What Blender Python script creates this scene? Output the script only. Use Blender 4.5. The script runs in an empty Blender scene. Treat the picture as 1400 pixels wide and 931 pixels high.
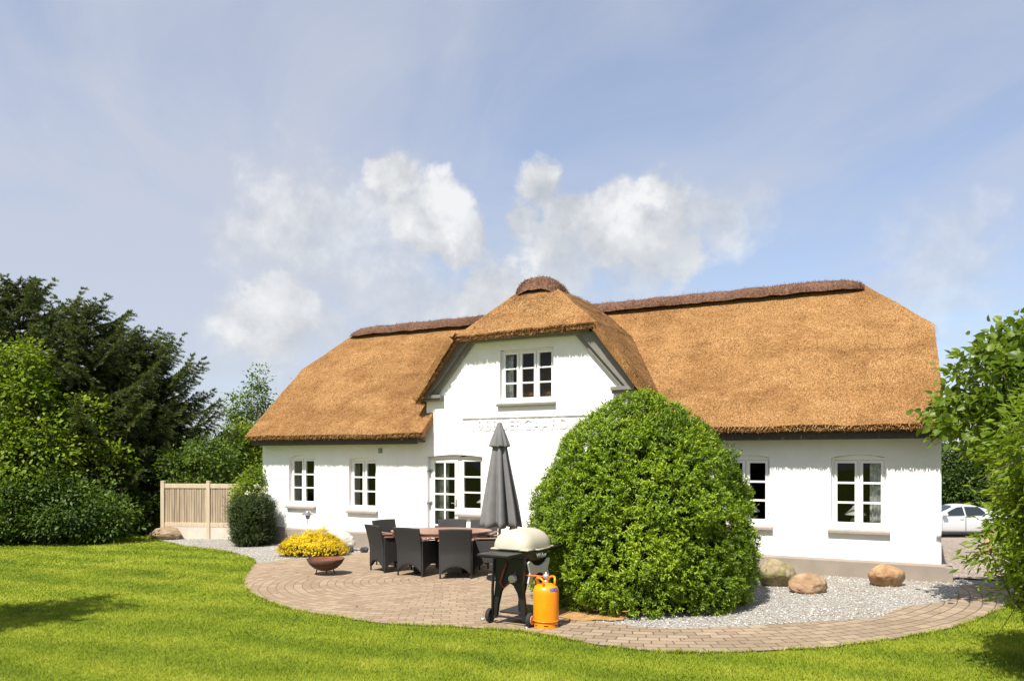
import bpy, bmesh, math, random
import numpy as np
from mathutils import Vector, Matrix
R = math.radians
scene = bpy.context.scene
col = scene.collection

# ------------------------------------------------------------------ camera
FPX, EYE = 1060.0, 1.95
cam_d = bpy.data.cameras.new("camera")
cam = bpy.data.objects.new("camera", cam_d)
col.objects.link(cam)
cam.location = (0, 0, EYE)
cam.rotation_euler = (R(90), 0, 0)
cam_d.sensor_width = 36
cam_d.lens = 36 * FPX / 1400
cam_d.shift_y = (627 - 465.5) / 1400
cam_d.clip_end = 5000
scene.camera = cam

# ------------------------------------------------------------------ light and exposure
SUN_EL, SUN_AZ = R(55), R(31)          # light travels towards +X*sin(az) +Y*cos(az)
travel = Vector((math.sin(SUN_AZ) * math.cos(SUN_EL), math.cos(SUN_AZ) * math.cos(SUN_EL), -math.sin(SUN_EL)))
sun_d = bpy.data.lights.new("sun", 'SUN')
sun_d.energy = 4.9
sun_d.angle = R(0.5)
sun_d.color = (1.0, 0.94, 0.84)
sun = bpy.data.objects.new("sun", sun_d)
sun.rotation_euler = travel.to_track_quat('-Z', 'Y').to_euler()
sun.location = (-20, -20, 40)
col.objects.link(sun)
scene.view_settings.view_transform = 'Standard'
scene.view_settings.look = 'None'
scene.view_settings.gamma = 1
scene.view_settings.use_curve_mapping = False
scene.view_settings.exposure = 0.75
scene.cycles.max_bounces = 8
scene.cycles.transparent_max_bounces = 12
scene.cycles.sample_clamp_indirect = 6


# ------------------------------------------------------------------ node helper
class NT:
    def __init__(s, tree):
        s.t = tree; s.n = tree.nodes; s.l = tree.links
    def put(s, sock, v):
        if v is None: return
        if hasattr(v, 'is_output'): s.l.new(v, sock)
        else:
            if sock.type == 'RGBA' and len(v) == 3: v = (*v, 1)
            sock.default_value = v
    def node(s, kind, out=0, ins=None, **props):
        n = s.n.new(kind)
        for k, v in props.items(): setattr(n, k, v)
        for k, v in (ins or {}).items(): s.put(n.inputs[k], v)
        return n.outputs[out]
    def m(s, op, a, b=None, c=None, clamp=False):
        n = s.n.new('ShaderNodeMath'); n.operation = op; n.use_clamp = clamp
        for i, v in enumerate((a, b, c)): s.put(n.inputs[i], v)
        return n.outputs[0]
    def vm(s, op, a, b=None, out=0, scale=None):
        n = s.n.new('ShaderNodeVectorMath'); n.operation = op
        s.put(n.inputs[0], a); s.put(n.inputs[1], b)
        if scale is not None: s.put(n.inputs['Scale'], scale)
        return n.outputs[out]
    def mix(s, fac, a, b, mode='MIX'):
        n = s.n.new('ShaderNodeMix'); n.data_type = 'RGBA'; n.blend_type = mode
        s.put(n.inputs[0], fac); s.put(n.inputs[6], a); s.put(n.inputs[7], b)
        return n.outputs[2]
    def ramp(s, fac, *stops, interp='LINEAR'):
        n = s.n.new('ShaderNodeValToRGB'); cr = n.color_ramp; cr.interpolation = interp
        while len(cr.elements) < len(stops): cr.elements.new(0.5)
        for e, (p, c) in zip(cr.elements, stops):
            e.position = p; e.color = (c, c, c, 1) if not hasattr(c, '__len__') else (*c[:3], 1)
        s.put(n.inputs[0], fac)
        return n.outputs[0]
    def smooth(s, v, a, b, lo=0.0, hi=1.0):
        n = s.n.new('ShaderNodeMapRange'); n.interpolation_type = 'SMOOTHSTEP'
        for i, x in enumerate((v, a, b, lo, hi)): s.put(n.inputs[i], x)
        return n.outputs[0]
    def noise(s, vec, scale, detail=4, rough=0.55, dist=0.0, out=0):
        return s.node('ShaderNodeTexNoise', out, {'Vector': vec, 'Scale': scale, 'Detail': detail, 'Roughness': rough, 'Distortion': dist})
    def vor(s, vec, scale, out=0, feature='F1'):
        return s.node('ShaderNodeTexVoronoi', out, {'Vector': vec, 'Scale': scale}, feature=feature)
    def obj(s): return s.node('ShaderNodeTexCoord', 3)
    def pos(s): return s.node('ShaderNodeNewGeometry', 0)
    def stretch(s, vec, sx, sy, sz): return s.vm('MULTIPLY', vec, (sx, sy, sz))
    def bump(s, h, strength, dist): return s.node('ShaderNodeBump', 0, {'Strength': strength, 'Distance': dist, 'Height': h})
    def attr(s, name): return s.node('ShaderNodeAttribute', 2, attribute_name=name)


def material(name):
    m = bpy.data.materials.new(name); m.use_nodes = True
    nt = NT(m.node_tree); nt.n.clear()
    out = nt.n.new('ShaderNodeOutputMaterial')
    bs = nt.n.new('ShaderNodeBsdfPrincipled')
    nt.l.new(bs.outputs[0], out.inputs[0])
    def setp(base=None, rough=None, normal=None, metal=None, **kw):
        for k, v in (('Base Color', base), ('Roughness', rough), ('Normal', normal), ('Metallic', metal)):
            if v is not None: nt.put(bs.inputs[k], v)
        for k, v in kw.items(): nt.put(bs.inputs[k], v)
    return m, nt, setp, bs, out


def simple(name, base, rough=0.6, var=0.12, scale=14, bump=0.15, bscale=90, bdist=0.004, metal=0.0, **kw):
    """one colour broken up by large stains and small grain, with a fine bump"""
    m, nt, setp, bs, out = material(name)
    c = nt.obj()
    n1 = nt.noise(c, scale, 5, 0.6); n2 = nt.noise(c, bscale, 3, 0.6)
    lo = tuple(x * (1 - var) for x in base); hi = tuple(min(1, x * (1 + var)) for x in base)
    cc = nt.ramp(n1, (0.3, lo), (0.7, hi))
    r = nt.smooth(n2, 0.2, 0.8, max(0.02, rough - 0.08), min(1, rough + 0.08))
    setp(cc, r, nt.bump(n2, bump, bdist), metal, **kw)
    return m


# ------------------------------------------------------------------ world: Nishita sky with cirrus and cumulus by direction
world = bpy.data.worlds.new("World"); scene.world = world; world.use_nodes = True
W = NT(world.node_tree); W.n.clear()
wout = W.n.new('ShaderNodeOutputWorld'); wbg = W.n.new('ShaderNodeBackground')
W.l.new(wbg.outputs[0], wout.inputs[0]); wbg.inputs[1].default_value = 0.1
sky = W.n.new('ShaderNodeTexSky'); sky.sky_type = 'NISHITA'; sky.sun_disc = False
sky.sun_elevation = SUN_EL
sky.sun_rotation = math.atan2(-travel.x, -travel.y)
sky.air_density = 1.0; sky.dust_density = 0.6; sky.ozone_density = 2.0
wd = W.node('ShaderNodeTexCoord', 0)
sepd = W.n.new('ShaderNodeSeparateXYZ'); W.l.new(wd, sepd.inputs[0])
def pxdir(x, y):
    return Vector((x - 700, FPX, 627 - y)).normalized()
# high veil: planar projection on a high layer, drawn out along a diagonal
inv = W.m('DIVIDE', 1.0, W.m('MAXIMUM', W.m('ADD', sepd.outputs[2], 0.12), 0.05))
lay = W.vm('SCALE', wd, scale=inv)
rot = W.node('ShaderNodeVectorRotate', 0, {'Vector': lay, 'Axis': (0, 0, 1), 'Angle': R(-14)})
strk = W.stretch(rot, 1.15, 0.5, 0.4)
c1 = W.noise(strk, 1.7, 8, 0.58, 0.7)
c2 = W.noise(W.vm('ADD', rot, (4.1, 2.3, 0)), 0.55, 3, 0.5, 0.3)
veil = W.smooth(W.m('ADD', W.m('MULTIPLY', c1, 0.55), W.m('MULTIPLY', c2, 0.6)), 0.33, 0.74, 0.36, 1.0)
leftness = W.smooth(sepd.outputs[0], -0.5, 0.35, 0.34, 0.0)
leftness = W.m('MULTIPLY', leftness, W.smooth(sepd.outputs[2], 0.55, 0.15))
veil = W.m('MULTIPLY', W.m('ADD', veil, leftness, clamp=True), 0.84)
skyc = W.mix(1.0, sky.outputs[0], (1.0, 1.03, 1.10), 'MULTIPLY')
base = W.mix(veil, skyc, (3.65, 3.82, 4.35))
# cumulus: rounded heads placed by compass direction, edges eaten by noise
nz = W.noise(wd, 10.0, 8, 0.56, 0.2)
nzf = W.noise(wd, 30.0, 6, 0.6, 0.1)
heads = [(537, 243, 40, 1.0), (520, 270, 34, .8), (590, 305, 58, .95), (635, 330, 52, .95), (660, 352, 30, .7), (425, 315, 95, .62), (480, 335, 70, .6),
         (385, 432, 62, .9), (440, 440, 40, .6), (575, 405, 75, .6), (670, 400, 62, .95), (500, 400, 60, .5), (742, 256, 42, 1.0), (775, 290, 52, 1.0),
         (835, 315, 74, 1.0), (905, 290, 56, .95), (945, 290, 40, .75), (780, 345, 80, .8), (860, 360, 70, .7), (1035, 285, 34, .35), (1300, 360, 70, .4), (715, 300, 36, .9), (765, 325, 52, .95), (985, 300, 40, .7), (900, 335, 60, .9), (395, 305, 75, .75), (345, 325, 55, .6), (335, 437, 46, .85), (615, 425, 62, .75), (545, 345, 60, .7), (730, 395, 60, .6)]
cm = None; lit = None
for (x, y, r, a) in heads:
    dv = pxdir(x, y)
    off = W.vm('SUBTRACT', wd, tuple(dv))
    dist = W.vm('LENGTH', off, out=1)
    rr = r * 1.12 / 1180.0
    k = W.m('ADD', W.m('DIVIDE', dist, rr), W.m('MULTIPLY', W.m('SUBTRACT', W.m('ADD', W.m('MULTIPLY', nz, .7), W.m('MULTIPLY', nzf, .3)), 0.5), -3.3))
    mk = W.m('MULTIPLY', W.smooth(k, 1.12, 0.62) if a >= .9 else W.smooth(k, 1.3, 0.3), a)
    so = W.n.new('ShaderNodeSeparateXYZ'); W.l.new(off, so.inputs[0])
    up = W.m('ADD', W.m('DIVIDE', so.outputs[2], rr * 1.5), W.m('MULTIPLY', W.m('DIVIDE', so.outputs[0], rr), -0.2))
    up = W.m('MULTIPLY', up, mk)
    cm = mk if cm is None else W.m('MAXIMUM', cm, mk)
    lit = up if lit is None else W.m('ADD', lit, up)
shade = W.m('ADD', W.m('MULTIPLY', lit, 0.22), W.m('ADD', W.m('MULTIPLY', W.m('SUBTRACT', nz, 0.5), 1.7), W.m('MULTIPLY', W.m('SUBTRACT', nzf, 0.5), 1.1)))
cucol = W.ramp(W.m('ADD', shade, 0.5), (0.1, (3.1, 3.3, 3.55)), (0.5, (4.3, 4.4, 4.5)), (0.9, (5.7, 5.7, 5.65)))
base = W.mix(W.m('MULTIPLY', cm, 0.9), base, cucol)
W.l.new(base, wbg.inputs[0])

# ------------------------------------------------------------------ site frame: house axes in the camera's world
eu = np.array([0.87960502, -0.47570475]); ev = np.array([0.47570475, 0.87960502])
PR = np.array([6.77307692, 12.23076923]); HL = 14.737
P0 = PR - eu * HL
HROT = math.atan2(eu[1], eu[0])
def uv2xy(u, v): p = P0 + eu * u + ev * v; return float(p[0]), float(p[1])
def xy2uv(x, y): d = np.array([x, y]) - P0; return float(d @ eu), float(d @ ev)
def sstep(a, b, x):
    t = np.clip((x - a) / (b - a), 0, 1); return t * t * (3 - 2 * t)
def gz(x, y):
    """ground height: a gentle tilt along the house, and a fall behind its right end towards the drive"""
    x = np.asarray(x, float); y = np.asarray(y, float)
    u = (x - P0[0]) * eu[0] + (y - P0[1]) * eu[1]; v = (x - P0[0]) * ev[0] + (y - P0[1]) * ev[1]
    t = -0.13 * np.clip((HL - u) / HL, -1, 2.0)
    return t - 1.5 * sstep(3.0, 24.0, v) * sstep(9.0, 14.0, u)
def G(x, y): return float(gz(x, y))
def onpx(x, y, h=0.0):
    """ground point seen at a photo pixel (used only to read the plan off the photograph)"""
    g = 0.0
    for _ in range(30):
        Z = FPX * (EYE - g - h) / (y - 627); X = (x - 700) / FPX * Z; g = G(X, Z)
    return X, Z

# ------------------------------------------------------------------ object helpers
def tag(o, label=None, cat=None, group=None, kind=None):
    if label: o['label'] = label
    if cat: o['category'] = cat
    if group: o['group'] = group
    if kind: o['kind'] = kind
    return o
def thing(name, label, cat, x=0, y=0, z=None, rz=0.0, group=None):
    o = bpy.data.objects.new(name, None); col.objects.link(o)
    o.empty_display_size = 0.2
    o.location = (x, y, G(x, y) if z is None else z); o.rotation_euler = (0, 0, rz)
    return tag(o, label, cat, group)
def copy_tree(o, parent=None):
    c = o.copy(); col.objects.link(c)
    if parent: c.parent = parent
    for ch in list(o.children): copy_tree(ch, c)
    return c

class MB:
    """collects vertices and faces for one mesh object"""
    def __init__(s): s.v = []; s.f = []
    def add(s, vs, fs):
        k = len(s.v); s.v += [tuple(p) for p in vs]; s.f += [tuple(i + k for i in f) for f in fs]; return s
    def box(s, x0, x1, y0, y1, z0, z1):
        return s.add([(x0,y0,z0),(x1,y0,z0),(x1,y1,z0),(x0,y1,z0),(x0,y0,z1),(x1,y0,z1),(x1,y1,z1),(x0,y1,z1)],
                     [(3,2,1,0),(4,5,6,7),(0,1,5,4),(1,2,6,5),(2,3,7,6),(3,0,4,7)])
    def prism(s, pts, axis, a, b):
        """polygon (2D list, counter-clockwise) extruded along an axis from a to b"""
        n = len(pts)
        def P(p, t): return {'x': (t, p[0], p[1]), 'y': (p[0], t, p[1]), 'z': (p[0], p[1], t)}[axis]
        vs = [P(p, a) for p in pts] + [P(p, b) for p in pts]
        fs = [tuple(range(n))[::-1], tuple(range(n, 2 * n))] + [(i, (i + 1) % n, n + (i + 1) % n, n + i) for i in range(n)]
        if axis == 'y': fs = [f[::-1] for f in fs]
        return s.add(vs, fs)
    def tube(s, pts, rs, n=8, cap=True):
        pts = [Vector(p) for p in pts]; k0 = len(s.v)
        if not hasattr(rs, '__len__'): rs = [rs] * len(pts)
        ref = None
        for i, p in enumerate(pts):
            d = (pts[min(i + 1, len(pts) - 1)] - pts[max(i - 1, 0)]).normalized()
            if ref is None:
                ref = d.orthogonal().normalized()
            ref = (ref - d * ref.dot(d)).normalized(); b = d.cross(ref)
            for j in range(n):
                a = 2 * math.pi * j / n; s.v.append(tuple(p + (ref * math.cos(a) + b * math.sin(a)) * rs[i]))
        for i in range(len(pts) - 1):
            for j in range(n):
                a = k0 + i * n + j; b_ = k0 + i * n + (j + 1) % n
                s.f.append((a, b_, b_ + n, a + n))
        if cap:
            s.f.append(tuple(k0 + j for j in range(n))[::-1]); s.f.append(tuple(k0 + (len(pts) - 1) * n + j for j in range(n)))
        return s
    def lathe(s, prof, n=32, cx=0, cy=0):
        k0 = len(s.v)
        for (r, z) in prof:
            for j in range(n):
                a = 2 * math.pi * j / n; s.v.append((cx + r * math.cos(a), cy + r * math.sin(a), z))
        for i in range(len(prof) - 1):
            for j in range(n):
                a = k0 + i * n + j; b = k0 + i * n + (j + 1) % n
                s.f.append((a, b, b + n, a + n))
        return s
    def grid(s, fn, nu, nv):
        k0 = len(s.v)
        for i in range(nu + 1):
            for j in range(nv + 1): s.v.append(tuple(fn(i / nu, j / nv)))
        for i in range(nu):
            for j in range(nv):
                a = k0 + i * (nv + 1) + j; s.f.append((a, a + nv + 1, a + nv + 2, a + 1))
        return s
    def build(s, name, mat, parent=None, smooth=False, bevel=0.0, seg=2, weld=False, recalc=True):
        me = bpy.data.meshes.new(name); me.from_pydata(s.v, [], s.f)
        bm = bmesh.new(); bm.from_mesh(me)
        if weld: bmesh.ops.remove_doubles(bm, verts=bm.verts, dist=1e-4)
        if recalc: bmesh.ops.recalc_face_normals(bm, faces=bm.faces)
        bm.to_mesh(me); bm.free()
        if smooth:
            me.polygons.foreach_set('use_smooth', [True] * len(me.polygons))
        me.materials.append(mat)
        o = bpy.data.objects.new(name, me); col.objects.link(o)
        if parent: o.parent = parent
        if bevel > 0:
            b = o.modifiers.new('bevel', 'BEVEL'); b.width = bevel; b.segments = seg; b.limit_method = 'ANGLE'; b.angle_limit = R(40)
        return o

def apply_mods(o):
    dg = bpy.context.evaluated_depsgraph_get(); dg.update()
    me = bpy.data.meshes.new_from_object(o.evaluated_get(dg))
    old = o.data; o.modifiers.clear(); o.data = me; bpy.data.meshes.remove(old)
    return o

def np_mesh(name, V, F, mat, parent=None, rnd=None, smooth=False):
    """fast mesh from numpy: V (N,3), F (M,k) with k corners; rnd = per-vertex random number"""
    me = bpy.data.meshes.new(name); k = F.shape[1]
    me.vertices.add(len(V)); me.vertices.foreach_set('co', np.ascontiguousarray(V, np.float32).ravel())
    me.loops.add(F.size); me.loops.foreach_set('vertex_index', np.ascontiguousarray(F, np.int32).ravel())
    me.polygons.add(len(F)); me.polygons.foreach_set('loop_start', np.arange(0, F.size, k, dtype=np.int32))
    me.polygons.foreach_set('loop_total', np.full(len(F), k, np.int32))
    if smooth: me.polygons.foreach_set('use_smooth', np.ones(len(F), bool))
    if rnd is not None:
        a = me.attributes.new('rnd', 'FLOAT', 'POINT'); a.data.foreach_set('value', np.ascontiguousarray(rnd, np.float32))
    me.update(calc_edges=True); me.materials.append(mat)
    o = bpy.data.objects.new(name, me); col.objects.link(o)
    if parent: o.parent = parent
    return o

def unit(a): return a / np.maximum(np.linalg.norm(a, axis=-1, keepdims=True), 1e-9)
def rdir(rng, n): return unit(rng.normal(size=(n, 3)))

def leaf_geo(P, D, N, L, Wd, fold=0.25, heart=False):
    """leaves: base P, axis D, normal N, length L, width Wd -> verts, faces (folded along the midrib)"""
    D = unit(D); S = unit(np.cross(D, N)); N = np.cross(S, D); n = len(P)
    L = np.broadcast_to(L, (n,))[:, None]; Wd = np.broadcast_to(Wd, (n,))[:, None]
    if heart:
        prof = [(0, .06), (-.28, 0), (-.5, .22), (-.40, .6), (0, 1.0), (.40, .6), (.5, .22), (.28, 0)]
        V = np.stack([P + D * L * t + S * Wd * s + N * (abs(s) * fold * Wd - 0.18 * L * t * t) for s, t in prof], 1)
        f = np.array([[0, 1, 2, 3, 4], [0, 4, 5, 6, 7]])
    else:
        prof = [(0, 0), (-.5, .45), (0, 1.0), (.5, .45)]
        V = np.stack([P + D * L * t + S * Wd * s + N * (abs(s) * fold * Wd - 0.1 * L * t * t) for s, t in prof], 1)
        f = np.array([[0, 1, 2], [0, 2, 3]])
    k = len(prof)
    F = (np.arange(n)[:, None, None] * k + f[None]).reshape(-1, f.shape[1])
    return V.reshape(-1, 3), F, k
def leaves(name, P, D, N, L, Wd, mat, parent, rng, fold=0.25, heart=False, rnd=None):
    V, F, k = leaf_geo(P, D, N, L, Wd, fold, heart)
    if rnd is None: rnd = rng.random(len(P))
    return np_mesh(name, V, F, mat, parent, np.repeat(rnd, k))

# ------------------------------------------------------------------ materials
def leaf_mat(name, dark, mid, light, trans=0.35, rough=0.5, spec=0.35):
    m, nt, setp, bs, out = material(name)
    a = nt.attr('rnd')
    big = nt.noise(nt.pos(), 1.1, 3, 0.6)
    f = nt.m('ADD', nt.m('MULTIPLY', a, 0.65), nt.m('MULTIPLY', nt.m('SUBTRACT', big, 0.32), 0.9), clamp=True)
    c = nt.ramp(f, (0.1, dark), (0.5, mid), (0.92, light))
    setp(c, rough); bs.inputs['Specular IOR Level'].default_value = spec
    tr = nt.n.new('ShaderNodeBsdfTranslucent')
    nt.l.new(nt.mix(1.0, c, (1.25, 1.2, 0.55), 'MULTIPLY'), tr.inputs[0])
    mx = nt.n.new('ShaderNodeMixShader'); mx.inputs[0].default_value = trans
    nt.l.new(bs.outputs[0], mx.inputs[1]); nt.l.new(tr.outputs[0], mx.inputs[2]); nt.l.new(mx.outputs[0], out.inputs[0])
    return m
M = {}
M['yew'] = leaf_mat('yew_needles', (0.035, 0.075, 0.003), (0.175, 0.275, 0.009), (0.46, 0.56, 0.03), 0.22)
M['yew_inner'] = simple('yew_shade_core', (0.018, 0.026, 0.006), 0.95, 0.4, 20, 0.8, 60, 0.03, **{'Specular IOR Level': 0.0})  # dark colour of a solid core, imitates shade in the gaps between shoots
M['dark_yew'] = leaf_mat('dark_shrub_needles', (0.012, 0.024, 0.005), (0.036, 0.062, 0.010), (0.14, 0.18, 0.022), 0.22)
M['spruce'] = leaf_mat('spruce_needles', (0.020, 0.032, 0.012), (0.075, 0.105, 0.033), (0.25, 0.28, 0.08), 0.32)
M['spruce_new'] = leaf_mat('spruce_cones', (0.12, 0.15, 0.03), (0.22, 0.24, 0.05), (0.35, 0.32, 0.09), 0.3)
M['maple'] = leaf_mat('fresh_leaves', (0.065, 0.12, 0.010), (0.165, 0.245, 0.016), (0.32, 0.40, 0.035), 0.42)
M['bush'] = leaf_mat('bush_leaves', (0.025, 0.055, 0.008), (0.07, 0.125, 0.016), (0.20, 0.28, 0.04), 0.38)
M['birch'] = leaf_mat('birch_leaves', (0.05, 0.095, 0.014), (0.11, 0.18, 0.025), (0.20, 0.28, 0.05), 0.42)
M['lilac'] = leaf_mat('lilac_leaves', (0.05, 0.095, 0.010), (0.14, 0.21, 0.02), (0.27, 0.35, 0.05), 0.48, 0.4)
M['lime'] = leaf_mat('yellow_green_leaves', (0.08, 0.14, 0.010), (0.18, 0.26, 0.015), (0.31, 0.38, 0.03), 0.45)
M['hedge'] = leaf_mat('far_hedge_leaves', (0.03, 0.06, 0.012), (0.06, 0.105, 0.02), (0.10, 0.16, 0.03), 0.3)
M['yellow'] = leaf_mat('yellow_flowers', (0.40, 0.29, 0.005), (0.74, 0.56, 0.008), (0.86, 0.72, 0.03), 0.25)
M['white_petal'] = leaf_mat('white_petals', (0.55, 0.58, 0.4), (0.7, 0.72, 0.55), (0.8, 0.8, 0.7), 0.3)
M['bark'] = simple('bark', (0.085, 0.06, 0.042), 0.9, 0.35, 9, 0.8, 40, 0.02)
M['pale_bark'] = simple('pale_bark', (0.3, 0.27, 0.22), 0.85, 0.35, 9, 0.5, 40, 0.01)

def plaster():
    m, nt, setp, bs, out = material('white_limewash')
    c = nt.obj()
    n = nt.noise(c, 3.0, 5, 0.6); fine = nt.noise(c, 55, 4, 0.65); w = nt.noise(nt.stretch(c, 6, 6, .7), 2.0, 4, 0.6)
    cc = nt.mix(nt.smooth(n, 0.3, 0.75), (0.80, 0.79, 0.765), (0.85, 0.845, 0.825))
    cc = nt.mix(nt.m('MULTIPLY', nt.smooth(w, 0.55, 0.8), 0.25), cc, (0.70, 0.685, 0.65))
    setp(cc, 0.9, nt.bump(nt.m('ADD', nt.m('MULTIPLY', n, .6), nt.m('MULTIPLY', fine, .35)), 0.25, 0.02))
    return m
M['plaster'] = plaster()
M['plinth'] = simple('grey_plinth_render', (0.265, 0.225, 0.185), 0.85, 0.12, 2.2, 0.35, 45, 0.012)
M['inside'] = simple('shade_dark_room_wall', (0.05, 0.046, 0.042), 0.9)  # near-black walls stand in for an unlit interior
M['paint'] = simple('white_window_paint', (0.80, 0.795, 0.78), 0.42, 0.03, 6, 0.1, 60, 0.002)
M['sill'] = simple('grey_brown_sill', (0.30, 0.255, 0.22), 0.7, 0.12, 8, 0.3, 60)
M['barge'] = simple('grey_barge_paint', (0.175, 0.165, 0.145), 0.6, 0.12, 5, 0.25, 60)
M['fascia'] = simple('shade_darkened_board', (0.045, 0.032, 0.024), 0.6, 0.2, 5, 0.3, 40)  # brown board, its colour darkened to stand in for shade under the thatch
M['ironwork'] = simple('grey_iron', (0.25, 0.25, 0.25), 0.45, 0.15, 20, 0.2, 80, metal=0.7)

def thatch(name, dark, mid, light, grain=42):
    m, nt, setp, bs, out = material(name)
    c = nt.obj()
    g1 = nt.noise(c, grain, 3, 0.7, 0.4); g2 = nt.noise(nt.stretch(c, 70, 22, 22), 1.0, 3, 0.6)
    big = nt.noise(c, 0.9, 4, 0.6, 0.4); mid_n = nt.noise(nt.stretch(c, 2.0, 5.0, 5.0), 1.0, 4, 0.65)
    f = nt.m('ADD', nt.m('MULTIPLY', g1, 0.62), nt.m('MULTIPLY', g2, 0.4))
    a = nt.attr('rnd')
    f = nt.m('ADD', f, nt.m('MULTIPLY', nt.m('SUBTRACT', a, 0.5), 0.20))
    cc = nt.ramp(f, (0.37, dark), (0.51, mid), (0.67, light))
    cc = nt.mix(nt.smooth(big, 0.40, 0.68), cc, nt.mix(1.0, cc, (0.74, 0.69, 0.64), 'MULTIPLY'))
    lanes = nt.noise(nt.stretch(c, 2.6, .25, .25), 1.0, 5, 0.65)
    cc = nt.mix(nt.m('MULTIPLY', nt.smooth(lanes, 0.48, 0.66), 0.55), cc, nt.mix(1.0, cc, (1.18, 1.2, 1.26), 'MULTIPLY'))
    cc = nt.mix(nt.m('MULTIPLY', nt.smooth(mid_n, 0.48, 0.72), 0.75), cc, nt.mix(1.0, cc, (1.22, 1.28, 1.42), 'MULTIPLY'))
    worn = nt.noise(nt.vm('ADD', nt.stretch(c, .6, 1.6, 1.6), (3, 1, 7)), 1.3, 5, 0.7)
    cc = nt.mix(nt.m('MULTIPLY', nt.smooth(worn, 0.50, 0.70), 0.7), cc, nt.mix(1.0, cc, (0.70, 0.64, 0.58), 'MULTIPLY'))
    setp(cc, 0.9, nt.bump(f, 0.7, 0.02))
    bs.inputs['Specular IOR Level'].default_value = 0.15
    return m
M['thatch'] = thatch('reed_thatch', (0.105, 0.050, 0.017), (0.255, 0.130, 0.045), (0.47, 0.295, 0.14), 62)
M['heather'] = thatch('heather_ridge', (0.055, 0.028, 0.018), (0.135, 0.070, 0.045), (0.25, 0.145, 0.10), 34)

def glass():
    m, nt, setp, bs, out = material('window_glass')
    nt.n.remove(bs)
    gl = nt.n.new('ShaderNodeBsdfGlossy'); gl.inputs['Roughness'].default_value = 0.02
    n = nt.noise(nt.obj(), 1.3, 2, 0.5); nt.l.new(nt.bump(n, 0.06, 0.05), gl.inputs['Normal'])
    tr = nt.n.new('ShaderNodeBsdfTransparent'); tr.inputs[0].default_value = (0.86, 0.89, 0.87, 1)
    fr = nt.node('ShaderNodeFresnel', 0, {'IOR': 1.5})
    mx = nt.n.new('ShaderNodeMixShader'); nt.l.new(nt.m('MULTIPLY', fr, 0.7, clamp=True), mx.inputs[0])
    nt.l.new(tr.outputs[0], mx.inputs[1]); nt.l.new(gl.outputs[0], mx.inputs[2]); nt.l.new(mx.outputs[0], out.inputs[0])
    return m
M['glass'] = glass()

def polar_pavers(name, rw, bw, c0, c1, joint):
    m, nt, setp, bs, out = material(name)
    c = nt.obj(); s = nt.n.new('ShaderNodeSeparateXYZ')
    wob = nt.noise(c, 1.4, 2, 0.5, out=1)
    cw = nt.vm('ADD', c, nt.vm('SCALE', nt.vm('SUBTRACT', wob, (0.5, 0.5, 0.5)), scale=0.07))
    nt.l.new(cw, s.inputs[0])
    r = nt.m('SQRT', nt.m('ADD', nt.m('MULTIPLY', s.outputs[0], s.outputs[0]), nt.m('MULTIPLY', s.outputs[1], s.outputs[1])))
    th = nt.m('ARCTAN2', s.outputs[1], s.outputs[0])
    q = nt.m('DIVIDE', r, rw); ring = nt.m('FLOOR', q); fr = nt.m('FRACT', q)
    nper = nt.m('MAXIMUM', nt.m('FLOOR', nt.m('MULTIPLY', ring, 2 * math.pi * rw / bw)), 3.0)
    t = nt.m('ADD', nt.m('MULTIPLY', nt.m('DIVIDE', th, 2 * math.pi), nper), nt.m('MULTIPLY', ring, 0.47))
    ft = nt.m('FRACT', t); ti = nt.m('FLOOR', t)
    dr = nt.m('MULTIPLY', nt.m('MINIMUM', fr, nt.m('SUBTRACT', 1.0, fr)), rw)
    dt = nt.m('MULTIPLY', nt.m('MINIMUM', ft, nt.m('SUBTRACT', 1.0, ft)), bw)
    d = nt.m('MINIMUM', dr, dt)
    face = nt.smooth(d, 0.002, 0.011)
    idv = nt.node('ShaderNodeCombineXYZ', 0, {0: ring, 1: ti, 2: 3.0})
    rn = nt.node('ShaderNodeTexWhiteNoise', 0, {'Vector': idv})
    fine = nt.noise(c, 60, 4, 0.7); big = nt.noise(c, 0.9, 4, 0.6)
    cc = nt.mix(rn, c0, c1)
    cc = nt.mix(nt.m('MULTIPLY', fine, 0.5), cc, nt.mix(1.0, cc, (0.62, 0.6, 0.58), 'MULTIPLY'))
    cc = nt.mix(nt.m('MULTIPLY', nt.smooth(big, 0.45, 0.7), 0.5), cc, nt.mix(1.0, cc, (1.22, 1.2, 1.16), 'MULTIPLY'))
    blot = nt.noise(nt.vm('ADD', c, (7, 3, 0)), 3.1, 5, 0.7)
    cc = nt.mix(nt.m('MULTIPLY', nt.smooth(blot, 0.66, 0.74), 0.6), cc, (0.52, 0.36, 0.16))
    cc = nt.mix(face, joint, cc)
    h = nt.m('ADD', face, nt.m('ADD', nt.m('MULTIPLY', rn, 0.25), nt.m('MULTIPLY', fine, 0.2)))
    setp(cc, 0.88, nt.bump(h, 0.6, 0.008)); bs.inputs['Specular IOR Level'].default_value = 0.25
    return m
M['patio'] = polar_pavers('ring_laid_pavers', 0.13, 0.21, (0.265, 0.193, 0.13), (0.35, 0.27, 0.188), (0.175, 0.128, 0.078))
M['path'] = polar_pavers('path_pavers', 0.145, 0.23, (0.255, 0.19, 0.132), (0.35, 0.275, 0.195), (0.10, 0.075, 0.048))

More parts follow.
